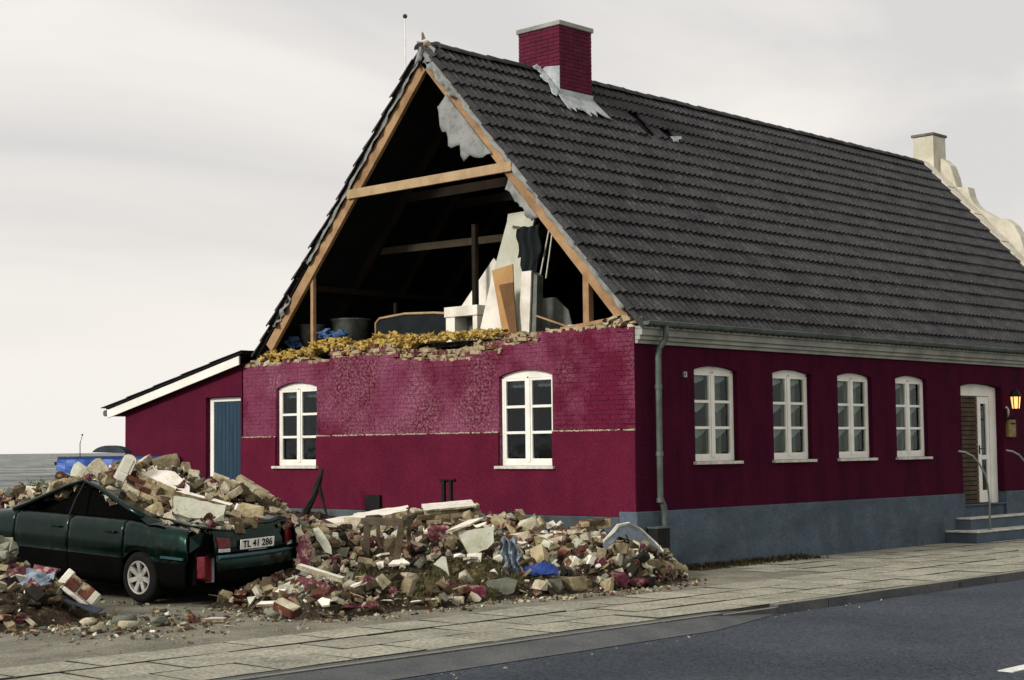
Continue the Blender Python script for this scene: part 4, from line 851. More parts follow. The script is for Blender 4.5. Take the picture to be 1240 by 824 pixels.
# ------------------------------------------------------------------ rubble base mounds
def mound(name, x0, x1, y0, y1, st, keep, m, lab=None):
    nx = int((x1-x0)/st); ny = int((y1-y0)/st); idx = {}; vs = []; fs = []; rr = random.Random(2)
    hh = {}
    for i in range(nx+1):
        for j in range(ny+1): hh[i, j] = H(x0+i*st, y0+j*st)
    def vi(i, j):
        if (i, j) not in idx:
            h = hh[i, j]; idx[i, j] = len(vs); vs.append((x0+i*st+rr.uniform(-.02, .02), y0+j*st+rr.uniform(-.02, .02), h+(rr.uniform(-.045, .02) if h > .08 else -.02)))
        return idx[i, j]
    for i in range(nx):
        for j in range(ny):
            c4 = [hh[i+a, j+b_] for a, b_ in ((0, 0), (1, 0), (1, 1), (0, 1))]
            if max(c4) < .012: continue
            if max(c4)-min(c4) > .35: continue
            if not keep(x0+(i+.5)*st, y0+(j+.5)*st): continue
            fs.append((vi(i, j), vi(i+1, j), vi(i+1, j+1), vi(i, j+1)))
    b = MB(); b.add(vs, fs, [1 if (-5.2 < vs[f[0]][0] < -2.9 and -1.1 < vs[f[0]][1] < .35) else 0 for f in fs]); return tag(b.build(name, [m, 'mud'], fix=False), lab, 'rubble', None, 'stuff')
mound('rubble_earth', -10.6, .35, -1.7, 10.6, .09, lambda x, y: True, 'dirt')
# ------------------------------------------------------------------ shapes for rubble
rr = random.Random(99)
def hull_mesh(kind, i):
    b = MB()
    if kind == 'broken_brick':
        L_, W_, H_ = .115, .055, .030; pts = []
        cut = rr.uniform(.3, 1); ex = L_*(1 if rr.random() < .35 else rr.uniform(.2, .9))
        for x in (-L_, ex):
            for y in (-W_, W_):
                for z in (-H_, H_):
                    jx = rr.uniform(-.008, .008)+(rr.uniform(-.035, .02) if x == ex else 0); ch_ = rr.choice((.004, .008, .02)); pts += [(x+jx-math.copysign(ch_, x), y, z), (x+jx, y-math.copysign(ch_, y), z-math.copysign(ch_*.5, z))]
        pts += [(rr.uniform(-L_, ex), rr.choice((-1, 1))*W_*1.15, rr.uniform(-H_, H_)) for _ in range(2)]
        k = rr.choice((0, 0, 1, 2, 3)); ms = [['redbrick', 'tan2'], ['tan1', 'mag_stone'], ['brown', 'tan2'], ['tan2', 'redbrick']][k]
        b.hull(pts, mfun=lambda n: 1 if n.z > .8 else 0)
    elif kind == 'mortar_lump':
        b.hull(rock(rr, (.10, .075, .06), 19, .45)); ms = [rr.choice(('tan1', 'tan1', 'tan2', 'brown'))]
    elif kind == 'masonry_chunk':
        b.hull(rock(rr, (.13, .09, .08), 20, .7), mfun=lambda n: 1 if n.y < -.6 else 0); ms = [rr.choice(('tan1', 'tan2', 'brown')), rr.choice(('mag_stone', 'tan2', 'redbrick'))]
    elif kind == 'plaster_fragment':
        k = rr.randint(4, 6); a0 = rr.uniform(0, 3); po = [(rr.uniform(.06, .12)*math.cos(a0+2*math.pi*j/k), rr.uniform(.05, .09)*math.sin(a0+2*math.pi*j/k)) for j in range(k)]
        b.hull([(x, y, z) for x, y in po for z in (-.012, .014)], mfun=lambda n: 1 if n.z > .8 else 0); ms = [rr.choice(('tan1', 'brown', 'tan2')), rr.choice(('mag_stone', 'plaster', 'mag_stone', 'tan2', 'plaster_green'))]
    o = b.build(kind, ms); me = o.data; bpy.data.objects.remove(o); return me
LIB = {k: [hull_mesh(k, i) for i in range(n)] for k, n in (('broken_brick', 14), ('mortar_lump', 9), ('masonry_chunk', 12), ('plaster_fragment', 14))}
KN = {'broken_brick': ('broken brick', 'brick'), 'mortar_lump': ('rough tan lump of mortar', 'lump of mortar'), 'masonry_chunk': ('knobbly masonry chunk', 'masonry'), 'plaster_fragment': ('flat flake of painted plaster', 'plaster')}
LM = [(-6.3, 2.7, 'on the car roof by the arched frame piece'), (-6.1, 4.2, 'on the front slope of the car roof'), (-5.6, 2.2, 'on the brickwork above the car boot'), (-5.9, 1.4, 'on the boot by the cream slab'), (-5.2, 1.5, 'over the right corner of the car boot'), (-4.6, 2.6, 'on the slope below the blue door'), (-4.4, 4.2, 'on the crest before the blue door'), (-4.6, 6.0, 'on the crest under the blue tarpaulin'), (-5.4, 7.2, 'beside the green bush'),
(-3.4, 3.4, 'behind the heap left of the trestle'), (-4.8, .7, 'beside the upright dark red slab'), (-5.6, .2, 'behind the thick dark red slab by the bumper'), (-6.5, -.6, 'by the narrow white strip at the front edge'), (-5.7, -1.0, 'before the thick dark red slab'), (-3.9, 1.4, 'around the broken trestle legs'), (-4.4, -.8, 'on the muddy patch'), (-3.6, .2, 'between the mud and the greenish slab'), (-2.2, 4.3, 'around the long white topped slab'),
(-1.9, 2.5, 'before the large plastered brickwork block'), (-2.7, 1.2, 'behind the large greenish slab'), (-1.2, 1.1, 'on the crest below the right gable window'), (-2.9, -.6, 'around the grey cloth and blue bag'), (-2.2, .1, 'in the middle of the heap right of the cloth'), (-2.1, -1.1, 'around the two pale battens'), (-1.0, -.1, 'on top near the bare grey plinth'), (-1.1, -1.1, 'beneath the bent grey sheet'), (-.5, -.7, 'at the right tip of the heap by the drain box'), (-1.5, -.5, 'behind the bent grey sheet'),
(-8.2, 3.6, 'by the fluffy insulation lump'), (-8.4, 2.2, 'among the pink lumps of the left heap'), (-8.7, 1.0, 'around the bent dark blue sheet'), (-9.4, 1.6, 'at the left edge of the picture'), (-2.6, 6.5, 'behind the heap before the left gable window'), (-1, 6.5, 'at the foot of the wall below the left window')]
def region(x, y):
    lx, ly = car_local(x, y)
    gp = 'on the car' if -1.06 < lx < 3.9 and -.86 < ly < 1.0 else 'in the front left heap' if x < -7.2 else 'beside the car' if (x > -5.4 and y > 1.9 and H(x, y) > .85 or y > 5.6) else 'at the house corner' if x > -2.9 and y < .6 else 'before the gable'
    return min(LM, key=lambda m: (m[0]-x)**2+(m[1]-y)**2)[2], gp
CW = {'tan1': 'tan', 'tan2': 'pale', 'brown': 'brown', 'redbrick': 'red brown', 'mag_stone': 'dark red', 'plaster': 'white', 'plaster_green': 'cream', 'greystone': 'grey', 'chunk_tan': 'tan', 'chunk_pale': 'pale', 'chunk_brown': 'brown', 'chunk_red': 'red brown'}
BIG = []     # footprints kept free for the large pieces placed by hand (x, y, r)
def free(x, y, r=0): return all((x-a)**2+(y-b_)**2 > (c_+r)**2 for a, b_, c_ in BIG)
# ------------------------------------------------------------------ large pieces of debris, one by one
YV = R(-46)     # along the street-corner diagonal
def jag(poly, st, am, seed):
    rr = random.Random(seed); out_ = []
    for i in range(len(poly)):
        a = Vector(poly[i]); c_ = Vector(poly[(i+1) % len(poly)]); n = max(1, int((c_-a).length/st))
        for k in range(n):
            p = a.lerp(c_, k/n)
            if k: p += Vector((rr.uniform(-am, am), rr.uniform(-am, am)))
            out_.append((p.x, p.y))
    return out_
def deb(b, name, mats, loc, rot, label, cat, bevel=0, big=.0, group=None, smooth=False):
    M = Matrix.Rotation(YV, 4, 'Z') @ Euler(tuple(R(a) for a in rot)).to_matrix().to_4x4()
    o = b.build(name, mats, smooth=smooth, bevel=bevel); o.matrix_world = Matrix.Translation(loc) @ M
    if big: BIG.append((loc[0], loc[1], big))
    return tag(o, label, cat, group)
def slabm(poly, th, seed=1, st=.07, am=.010, plane='xz', rough=.012):
    rr = random.Random(seed); P = jag(poly, st, am, seed); b = MB()
    f = (lambda u, v: (u, 0, v)) if plane == 'xz' else (lambda u, v: (u, v, 0))
    b.prism([f(u, v) for u, v in P], (0, th, 0) if plane == 'xz' else (0, 0, -th), mi=0, mside=1, mback=1)
    n = len(P); 
    for i in range(n, 2*n): b.v[i] = tuple(c_+rr.uniform(-rough, rough) for c_ in b.v[i])
    return b
def masonry(nx, ny, nz, name, loc, rot, label, mats, seed, top=None, big=.25, bs=(.115, .055, .0335)):
    """a lump of brickwork still bonded together: bricks as parts around a mortar core"""
    rr = random.Random(seed); e = empty(name, loc); M = Matrix.Rotation(YV, 4, 'Z') @ Euler(tuple(R(a) for a in rot)).to_matrix().to_4x4(); e.matrix_world = Matrix.Translation(loc) @ M; tag(e, label, 'masonry')
    lx, ly, lz = nx*bs[0]*2, ny*bs[1]*2, nz*bs[2]*2; b = MB(); b.hull([(x+rr.uniform(-.02, .02), y+rr.uniform(-.02, .02), z+rr.uniform(-.01, .01)) for x in (-lx/2+.03, lx/2-.03) for y in (-ly/2+.02, ly/2-.02) for z in (-lz/2+.012, lz/2-.012)]); b.build('mortar_core', 'mortar', e)
    for k in range(nz):
        for j in range(ny):
            off = bs[0] if (k+j) % 2 else 0
            for i in range(nx+1):
                x = -lx/2+bs[0]+i*bs[0]*2-off
                if x-bs[0] < -lx/2-.13 or x > lx/2 or rr.random() < .10: continue
                if 0 < j < ny-1 and 0 < k < nz-1 and 0 < i < nx-1: continue
                me = rr.choice(LIB['broken_brick'][:8] if not mats else LIB['broken_brick']); 
                q = MB(); hx = bs[0]*rr.uniform(.86, .96); hy = bs[1]*rr.uniform(.9, .98); hz = bs[2]*rr.uniform(.82, .92)
                q.hull([(a*hx+rr.uniform(-.007, .007), c_*hy+rr.uniform(-.006, .006), d*hz+rr.uniform(-.004, .004)) for a in (-1, 1) for c_ in (-1, 1) for d in (-1, 1)])
                o = q.build('brick', rr.choice(mats), e); o.location = (x, -ly/2+bs[1]+j*bs[1]*2, -lz/2+bs[2]+k*bs[2]*2)
    if top:
        q = slabm([(-lx/2-.03, -ly/2-.02), (lx/2+.03, -ly/2-.02), (lx/2+.02, ly/2), (-lx/2, ly/2)], .02, seed, plane='xy'); o = q.build('plaster_face', [top, 'tan2'], e); o.location = (0, 0, lz/2+.022)
    if big: BIG.append((loc[0], loc[1], big))
    return e
# over and beside the car
b = MB(); n = 8; w_, h_ = .085, .23
ol = [(-w_, -h_), (w_, -h_)]+[(w_*math.cos(math.pi*i/n), h_-.05+.06*math.sin(math.pi*i/n)) for i in range(n+1)]
fr = slabm(ol, .09, 3, .5, 0); e = deb(fr, 'arched_frame_piece', ['white_board', 'wood_grey'], (-6.25, 2.90, 1.47), (-12, 24, 0), 'white arched frame piece with two beige panels, tilted on the heap over the car', 'frame piece', bevel=.006, big=.15)
for z0, z1 in ((-.20, -.015), (.01, .19)):
    q = MB(); q.box(-.056, .056, -.012, .004, z0, z1); q.build('panel', 'beige', e, bevel=.004)
deb(slabm([(-.45, .05), (-.36, .18), (-.08, .20), (.06, .10), (.16, .02), (.28, -.06), (.52, -.14), (.50, -.18), (.20, -.15), (.0, -.12), (-.2, -.10)], .05, 4, .06, .016), 'plaster_sheet', ['plaster', 'tan1'], (-5.72, 2.55, 1.31), (-42, 12, 0), 'long cracked white plaster sheet draped over brickwork above the car boot', 'plaster', big=.3)
deb(slabm([(-.30, .17), (.32, .12), (.30, -.06), (.34, -.14), (.24, -.24), (-.04, -.22), (-.27, -.17)], .07, 5, .07, .012), 'plaster_slab', ['plaster_green', 'tan2'], (-6.08, 1.62, 1.01), (-14, 6, 0), 'broad cream plaster slab lying against the rubble on the car boot', 'plaster', big=.2)
deb(slabm([(-.34, .0), (.34, -.02), (.36, .03), (-.2, .05)], .10, 6, .06, .01), 'plaster_strip', ['plaster', 'tan1'], (-5.80, 1.90, 1.17), (-60, 14, 0), 'narrow white plaster strip along the top of the cream slab on the boot', 'plaster')
masonry(3, 2, 5, 'brickwork_block', (-6.12, 2.32, 1.16), (-20, 24, 8), 'block of tan and red brickwork resting over the rear window of the car', ['tan1', 'redbrick', 'tan2', 'redbrick'], 21, big=.35)
masonry(2, 2, 2, 'brickwork_block', (-4.95, 2.55, 1.30), (10, 22, 5), 'two bonded pale bricks on the right shoulder of the heap above the boot', ['tan1', 'tan2'], 22, big=.2)
masonry(2, 2, 3, 'brickwork_block', (-4.62, 2.42, 1.16), (6, 30, -14), 'pale brickwork block sloping right below the blue door', ['tan1', 'tan2', 'tan1'], 23, big=.2)
masonry(2, 1, 3, 'brickwork_block', (-4.7, 1.95, .95), (0, 40, 20), 'steeply tilted brickwork block behind the right tail lamp', ['brown', 'tan1'], 24, big=.2)
for i, (x, y, z, s, m, rt, lab) in enumerate(((-6.28, 3.35, 1.50, .14, 'tan2', (0, 40, 0), 'pale squared stone left of the arched frame piece'), (-5.35, 3.3, 1.56, .16, 'tan1', (0, -8, 0), 'broad flat tan stone on the crest behind the plaster sheet'), (-6.3, 3.75, 1.47, .13, 'plaster_green', (0, 30, 0), 'cream angular stone highest on the left slope over the car'),
        (-5.45, 1.42, .98, .15, 'tan1', (0, 10, 0), 'squarish tan block on the right corner of the boot'), (-5.75, 1.05, .88, .09, 'brown', (0, 0, 0), 'brown stone at the rear edge of the boot'), (-6.42, 1.98, 1.03, .11, 'tan1', (0, -30, 0), 'tan wedge left of the cream slab'), (-6.42, 2.5, 1.25, .10, 'tan2', (0, 32, 0), 'long pale brick below the arched frame piece'),
        (-6.2, 4.4, 1.30, .11, 'tan2', (0, -20, 0), 'whitish stone on the left roof slope of the car'), (-5.0, 4.2, 1.55, .12, 'tan1', (0, 20, 0), 'round tan stone on the skyline right of the blue tarpaulin'))):
    rr = random.Random(50+i); b = MB(); b.hull(rock(rr, (s, s*.7, s*.75), 26, .8)); deb(b, 'stone_block', [m], (x, y, z), rt, lab, 'stone', big=s)
b = MB(); b.tube([(-1.5, 5.4, .5), (-1.32, 5.47, .78), (-1.1, 5.55, 1.0), (-.95, 5.62, 1.18), (-.75, 5.75, 1.42)], [.05, .065, .05, .055, .022], 7); b.tube([(-.95, 5.6, 1.2), (-1.0, 5.50, 1.05), (-1.05, 5.35, .85), (-1.05, 5.28, .72)], [.03, .024, .02, .01], 5)
rr = random.Random(3); b.v = [tuple(c_+rr.uniform(-.015, .015) for c_ in v) for v in b.v]; tag(b.build('charred_beam', 'char'), 'charred broken roof timber leaning against the gable wall', 'timber')
b = MB(); b.box(-.30, .12, -.03, .03, -.03, .03); deb(b, 'grey_board', ['wood_grey'], (-.42, 9.95, 1.42), (0, 4, -20), 'weathered grey board against the lean-to wall beside the blue tarpaulin', 'board')
# before the gable wall
e = deb(slabm([(-.62, -.02), (-.1, -.14), (.75, -.05), (.78, .24), (.0, .28), (-.5, .22)], .10, 31, .07, .024, 'xy', .022), 'roof_slab', ['plaster', 'tan1'], (-1.85, 3.95, .68), (15, -7, 0), 'long white-topped slab bridging the rubble behind the broken trestle', 'slab', big=.0)
deb(slabm([(-.30, -.16), (.52, -.12), (.56, .16), (-.22, .2)], .14, 32, .07, .022, 'xy', .022), 'roof_slab', ['plaster', 'tan1'], (-1.80, 3.45, .79), (14, -9, 4), 'smaller white-topped slab stacked over the long slab by the trestle', 'slab')
masonry(4, 2, 2, 'brickwork_block', (-1.9, 4.1, .56), (0, -6, 0), 'dark tan brickwork under the long white-topped slab', ['brown', 'tan1'], 33, big=.2)
t = empty('broken_trestle', (-3.8, .95, .3)); BIG += [(-3.9, .9, .34), (-4.1, .6, .25)]; tag(t, 'broken weathered wooden trestle standing in the rubble before the gable', 'trestle')
def tp(a, c_, w_, h_, nm='leg'):
    b = MB(); b.bar(a, c_, w_, h_, (.7, .7, .1)); o = b.build(nm, 'wood_grey', t, bevel=.005); o.matrix_parent_inverse = Matrix.Translation((3.8, -.95, -.3))
tp((-3.80, 1.27, .26), (-3.76, 1.27, .82), .085, .065); tp((-3.84, .68, .24), (-3.76, .64, .80), .085, .065); tp((-3.42, 1.45, .35), (-3.42, 1.45, .83), .05, .05); tp((-3.42, .9, .35), (-3.42, .86, .86), .05, .05)
tp((-3.74, 1.36, .83), (-3.74, .58, .825), .08, .10, 'rail'); tp((-3.74, 1.30, .865), (-3.34, 1.5, .86), .05, .06, 'rail'); tp((-3.74, .62, .87), (-3.34, .85, .90), .05, .06, 'rail')
deb(slabm([(-.06, -.20), (.10, -.20), (.11, .02), (.02, .20), (-.05, .10)], .09, 34, .07, .01), 'painted_slab', ['mag_stone', 'tan2'], (-5.25, .72, .58), (-8, 6, 0), 'dark red painted slab standing on edge right beside the car bumper', 'slab', big=.12)
deb(slabm([(-.12, .17), (-.05, .19), (.03, .08), (.11, -.06), (.12, -.15), (.04, -.12), (-.07, .04)], .07, 35, .06, .008), 'plaster_slab', ['plaster_green', 'tan1'], (-4.72, 1.0, .62), (-18, 0, 0), 'pointed pale slab leaning on the dark red painted slab', 'slab', big=.12)
deb(slabm([(-.20, -.08), (.10, -.12), (.20, .04), (.02, .13), (-.17, .07)], .06, 36, .06, .012, 'xy'), 'plaster_slab', ['plaster_green', 'tan1'], (-3.7, 2.1, .60), (26, -6, 0), 'flat pale slab lying left of the broken trestle', 'slab', big=.15)
masonry(3, 3, 3, 'brickwork_block', (-1.35, 2.30, .82), (12, -4, 12), 'large tan brickwork block with white plastered top near the right gable window', ['tan1', 'brown', 'tan1', 'tan2'], 37, top='plaster', big=.4)
e = deb(slabm([(-.17, .18), (.28, .24), (.28, .04), (.20, -.04), (-.02, -.13)], .16, 38, .07, .008), 'plaster_slab', ['plaster_green', 'tan2'], (-3.02, .18, .52), (-10, 0, 0), 'large greenish white slab hanging forward at the middle of the heap', 'slab', big=.22)
deb(slabm([(-.30, -.08), (.02, -.02), (.20, .14), (.0, .22), (-.12, .12)], .025, 39, .08, .01, 'xy'), 'plaster_sheet', ['plaster', 'tan2'], (-3.02, .22, .79), (10, -14, 0), 'white plaster sheet lying on top of the large greenish slab', 'plaster')
deb(slabm([(-.09, .05), (.09, .06), (.08, -.05), (-.08, -.07)], .05, 40, .07, .006), 'plaster_slab', ['plaster', 'tan2'], (-3.3, -.15, .40), (-12, 0, 0), 'small white slab right under the large greenish slab', 'slab')
deb(slabm([(-.10, .02), (.0, .11), (.05, .10), (.09, -.12), (.05, -.07)], .03, 41, .07, .006), 'plaster_sheet', ['plaster_green', 'tan2'], (-3.75, -.05, .33), (-10, 0, 0), 'pointed off-white board fragment left of the grey cloth', 'board', big=.08)
deb(slabm([(-.13, -.05), (.14, -.06), (.06, .05), (-.04, .09)], .02, 42, .07, .01, 'xy'), 'plaster_sheet', ['plaster', 'tan2'], (-3.85, .60, .36), (28, -4, 0), 'bright white folded flake right of the trestle leg', 'plaster', big=.08)
# grey cloth
b = MB(); rr = random.Random(6); nx, nz = 9, 14
vs = [((i/nx-.5)*(.20+.06*math.sin(j*.9)), .03*math.sin(i*1.7+j*.35)+.012*rr.uniform(-1, 1)-.12*j/nz*.4, (j/nz-.5)*.48+.03*math.sin(i*1.1)*(j/nz)) for j in range(nz+1) for i in range(nx+1)]
b.add(vs, [(j*(nx+1)+i, j*(nx+1)+i+1, (j+1)*(nx+1)+i+1, (j+1)*(nx+1)+i) for j in range(nz) for i in range(nx)]); o = deb(b, 'hanging_cloth', ['denim'], (-3.18, -.65, .43), (16, -4, 0), 'crumpled grey blue cloth hanging over the front of the heap', 'cloth', big=.12); sm = o.modifiers.new('solid', 'SOLIDIFY'); sm.thickness = .012
b = MB(); rr = random.Random(9); vs = [(x, y, .035*math.sin(x*14+y*9)+rr.uniform(-.01, .01)+.05*(1-abs(x)/.2)) for x in [-.19+.38*i/8 for i in range(9)] for y in [-.08+.16*j/4 for j in range(5)]]
b.add(vs, [(i*5+j, i*5+j+1, (i+1)*5+j+1, (i+1)*5+j) for i in range(8) for j in range(4)]); o = deb(b, 'plastic_bag', ['blueplastic'], (-3.1, -1.06, .26), (42, 4, 0), 'bright blue plastic bag beside the foot of the grey cloth', 'bag', big=.16); sm = o.modifiers.new('solid', 'SOLIDIFY'); sm.thickness = .02
# bent metal sheet at the corner
b = MB(); rr = random.Random(12)
BIG += [(-.75, -.75, .22), (-.55, -.95, .2), (-1.1, -.7, .2), (-1.0, -1.0, .18)]
rl = [Vector(p)+Vector((-.03, -.03, .04)) for p in ((-1.80, -.92, .50), (-1.45, -.78, .60), (-1.15, -.62, .665), (-.85, -.56, .68), (-.62, -.56, .60), (-.45, -.66, .42), (-.42, -.86, .22), (-.52, -1.16, .02))]; vs = []
for i, p in enumerate(rl):
    t = i/7; wd = .22+.12*math.sin(t*math.pi)
    for j in range(7):
        s = j/6; vs.append(p+Vector((-.62, -.62, -.62 if t > .35 else -.35))*(wd*s)+Vector((rr.uniform(-.012, .012), rr.uniform(-.012, .012), .018*math.sin(j*3.1)+rr.uniform(-.008, .008))))
b.add(vs, [(i*7+j, i*7+j+1, (i+1)*7+j+1, (i+1)*7+j) for i in range(7) for j in range(6)]); o = b.build('bent_sheet', 'sheetgrey'); tag(o, 'bent grey sheet with a pale edge arched over the rubble at the house corner', 'metal sheet'); sm = o.modifiers.new('solid', 'SOLIDIFY'); sm.thickness = .012
b = MB(); b.tube([p+Vector((.0, 0, .008)) for p in rl], [.016, .022, .026, .018, .012, .010, .008, .005], 6); b.v = [tuple(c_+rr.uniform(-.008, .008) for c_ in v) for v in b.v]; b.build('pale_edge', 'plaster', o)
masonry(3, 2, 3, 'brickwork_block', (-1.28, -.93, .30), (0, 24, 4), 'brown brickwork leaning under the bent grey sheet', ['brown', 'tan1', 'redbrick'], 43, big=.25)
masonry(2, 1, 2, 'brickwork_block', (-.92, -1.02, .27), (0, 26, -6), 'pair of long pale bricks sloping under the right part of the bent sheet', ['tan1', 'tan2'], 44, big=.12)
masonry(2, 2, 2, 'brickwork_block', (-.72, .12, .69), (4, -6, 10), 'squared brickwork lump topmost against the grey plinth left of the corner', ['tan1', 'brown', 'redbrick'], 45, big=.15)
for i, (x, y, z, L_, a, lab) in enumerate(((-2.35, -.95, .28, .28, 58, 'white batten leaning steeply left of the two sloping pieces'), (-1.95, -.9, .36, .26, 50, 'second pale batten nearer the bent sheet, sloping down right'), (-2.0, -.1, .60, .40, 4, 'flat pale batten lying along the heap behind the battens'))):
    b = MB(); b.box(-L_/2, L_/2, -.03, .03, -.018, .018); deb(b, 'batten', ['white_board' if i == 0 else 'tan2'], (x, y, z), (0, a, 0), lab, 'batten', bevel=.004)
for i, (x, y, z, s, m, rt, lab) in enumerate(((-2.95, .82, .66, .14, 'mag_stone', (8, -10, 0), 'dark red painted stone on the crest below the right window sill'), (-1.5, .62, .70, .15, 'tan2', (0, -14, 20), 'whitish slab fragment on the crest between the window and the corner'), (-3.68, -.98, .10, .19, 'greystone', (0, -8, 0), 'dark greenish concrete lump at the front foot of the heap'), (-2.72, -1.20, .10, .20, 'tan1', (0, 2, 0), 'flat layered tan stone before the blue bag'), (-3.02, -1.12, .09, .15, 'greystone', (0, 0, 0), 'dark stone right of the greenish concrete lump'),
        (-2.05, -1.32, .13, .17, 'mag_stone', (14, 10, 0), 'long pinkish painted piece at the front edge near the corner'), (-1.75, -1.42, .07, .13, 'mag_stone', (0, 0, 0), 'rounded red painted piece on the pavement edge near the corner'), (-4.25, -1.05, .11, .16, 'mag_stone', (10, 0, 0), 'flat pink painted piece on the muddy patch'), (-4.62, -1.2, .05, .07, 'tan2', (0, 0, 0), 'small cubic off-white stone at the pavement edge'), (-4.98, -1.22, .05, .07, 'redbrick', (0, 0, 0), 'small round red brick stump at the pavement edge'), (-4.35, -1.2, .06, .07, 'tan2', (0, 30, 0), 'small pale leaning stone beside the flat pink piece'))):
    rr = random.Random(70+i); b = MB(); b.hull(rock(rr, (s, s*.7, s*(.42 if i in (3, 7, 5, 6) else .6)), 26, .8)); deb(b, 'stone_block', [m], (x, y, z), rt, lab, 'stone', big=s)
e = deb(slabm([(-.26, .13), (.22, -.02), (.10, -.22), (-.10, -.24), (-.20, -.05)], .20, 46, .07, .012), 'painted_slab', ['mag_stone', 'tan1'], (-5.98, -.52, .25), (-12, 0, 0), 'thick dark red painted slab tilted at the front of the heap by the car', 'slab', big=.24)
deb(slabm([(-.27, -.02), (.23, -.03), (.25, .05), (-.24, .07)], .045, 47, .09, .005, 'xy'), 'plaster_strip', ['plaster', 'tan2'], (-5.98, -.50, .42), (10, 17, 0), 'clean white strip along the upper edge of the thick dark red slab', 'plaster')
deb(slabm([(-.19, -.05), (.18, -.04), (.2, .05), (-.15, .06)], .03, 48, .07, .006, 'xy'), 'plaster_strip', ['plaster', 'tan1'], (-6.55, -.42, .13), (12, -2, 0), 'narrow white strip lying flat left of the thick dark red slab', 'plaster', big=.12)
b = MB(); b.hull(rock(random.Random(5), (.16, .1, .06), 14, .6)); deb(b, 'stone_block', ['greystone'], (-6.5, -.48, .04), (0, 0, 0), 'low olive stone under the narrow white strip', 'stone')
deb(slabm([(-.14, -.04), (.14, -.04), (.14, .05), (-.12, .05)], .05, 49, .07, .006, 'xy'), 'painted_slab', ['mag_stone', 'redbrick'], (-5.95, -1.14, .10), (30, -4, 0), 'flat dark red brick piece with pale rim on the pavement edge', 'brick', big=.1)
for i, (x, y, s, lab) in enumerate(((-5.15, -1.20, .28, 'thin grey board lying on the mud at the pavement edge'), (-5.55, -1.0, .22, 'thin pale lath crossing the grey board'), (-6.15, -.95, .16, 'white flake beside the thick dark red slab'))):
    b = slabm([(-s/2, -.03), (s/2, -.025), (s/2-.02, .03), (-s/2+.02, .035)], .015, 60+i, .09, .006, 'xy'); deb(b, 'board_piece', ['plaster' if i else 'white_board', 'wood_grey'], (x, y, .09+.02*i), (6, -6+8*i, 15*i), lab, 'board')
# front left heap
cb = empty('brick_corner_piece', (-8.02, .97, .27)); cb.rotation_euler = (R(-18), R(38), YV); tag(cb, 'corner piece of red bricks framed in pale render lying before the car', 'masonry'); BIG.append((-8.1, .9, .33))
b = MB(); b.box(-.24, -.16, -.06, .10, -.10, .12); b.box(-.16, .22, -.055, .10, -.10, -.05); b.box(-.16, .2, -.02, .10, -.05, .1); b.build('render_frame', 'plaster', cb, bevel=.012)
for x, z in ((-.10, .03), (.06, .035)): b = MB(); b.hull([(x+a*.065, -.035+c_*.04, z+d*.07) for a in (-1, 1) for c_ in (-1, 1) for d in (-1, 1)]); b.build('brick', 'redbrick', cb, bevel=.006)
b = MB(); b.hull([(.16+a*.035, -.03+c_*.05, .03+d*.07) for a in (-1, 1) for c_ in (-1, 1) for d in (-1, 1)]); b.build('brick', 'plaster_green', cb, bevel=.006)
b = MB(); rr = random.Random(14)
vs = [(u, .25*v, (.13*(1-abs(u+.02)/.33)**.8 if abs(u+.02) < .33 else 0)*(1-.3*v)+rr.uniform(-.01, .01)) for u in [-.35+.7*i/12 for i in range(13)] for v in (0, .25, .5, .75, 1)]
b.add(vs, [(i*5+j, (i+1)*5+j, (i+1)*5+j+1, i*5+j+1) for i in range(12) for j in range(4)]); o = deb(b, 'bent_sheet', ['darksheet'], (-8.38, .70, .10), (4, 0, 0), 'dark blue grey sheet bent like a tent before the brick corner piece', 'metal sheet', big=.28); sm = o.modifiers.new('solid', 'SOLIDIFY'); sm.thickness = .015
b = MB(); rr = random.Random(16)
vs = [(u+rr.uniform(-.01, .01), v*.25, .05*math.sin(u*11+v*3)+.12*v+rr.uniform(-.015, .015)) for u in [-.22+.44*i/10 for i in range(11)] for v in (0, .25, .5, .75, 1)]
b.add(vs, [(i*5+j, (i+1)*5+j, (i+1)*5+j+1, i*5+j+1) for i in range(10) for j in range(4)]); o = deb(b, 'crumpled_cloth', ['denim'], (-8.46, 1.19, .30), (22, -8, 0), 'crumpled grey blue cloth in the low heap at the left edge', 'cloth', big=.22); sm = o.modifiers.new('solid', 'SOLIDIFY'); sm.thickness = .012
for i, (x, y, z, s, m, lab) in enumerate(((-8.22, 1.35, .44, .15, 'mag_stone', 'large pink painted lump at the back of the low left heap'), (-8.35, 1.62, .47, .14, 'mag_stone', 'dark red painted lump left of the large pink one'), (-8.52, 1.35, .42, .08, 'plaster', 'small white stone in the low left heap'), (-8.22, 1.12, .32, .11, 'tan1', 'brown rounded stone between the cloth and the brick corner piece'))):
    rr = random.Random(90+i); b = MB(); b.hull(rock(rr, (s, s*.7, s*.6), 14, .6)); deb(b, 'stone_block', [m], (x, y, z), (0, 10, 0), lab, 'stone', big=s*.8)
b = MB(); rr = random.Random(17)
for i in range(26): s = rr.uniform(.05, .10); b.hull(rock(rr, (s, s, s), 12, .2), Matrix.Translation((rr.gauss(0, .11), rr.gauss(0, .08), rr.gauss(0, .08))))
deb(b, 'insulation_lump', ['fluff'], (-8.25, 2.05, .56), (0, 0, 0), 'pale fluffy lump of insulation at the left edge of the picture', 'insulation', big=.25)['kind'] = 'stuff'
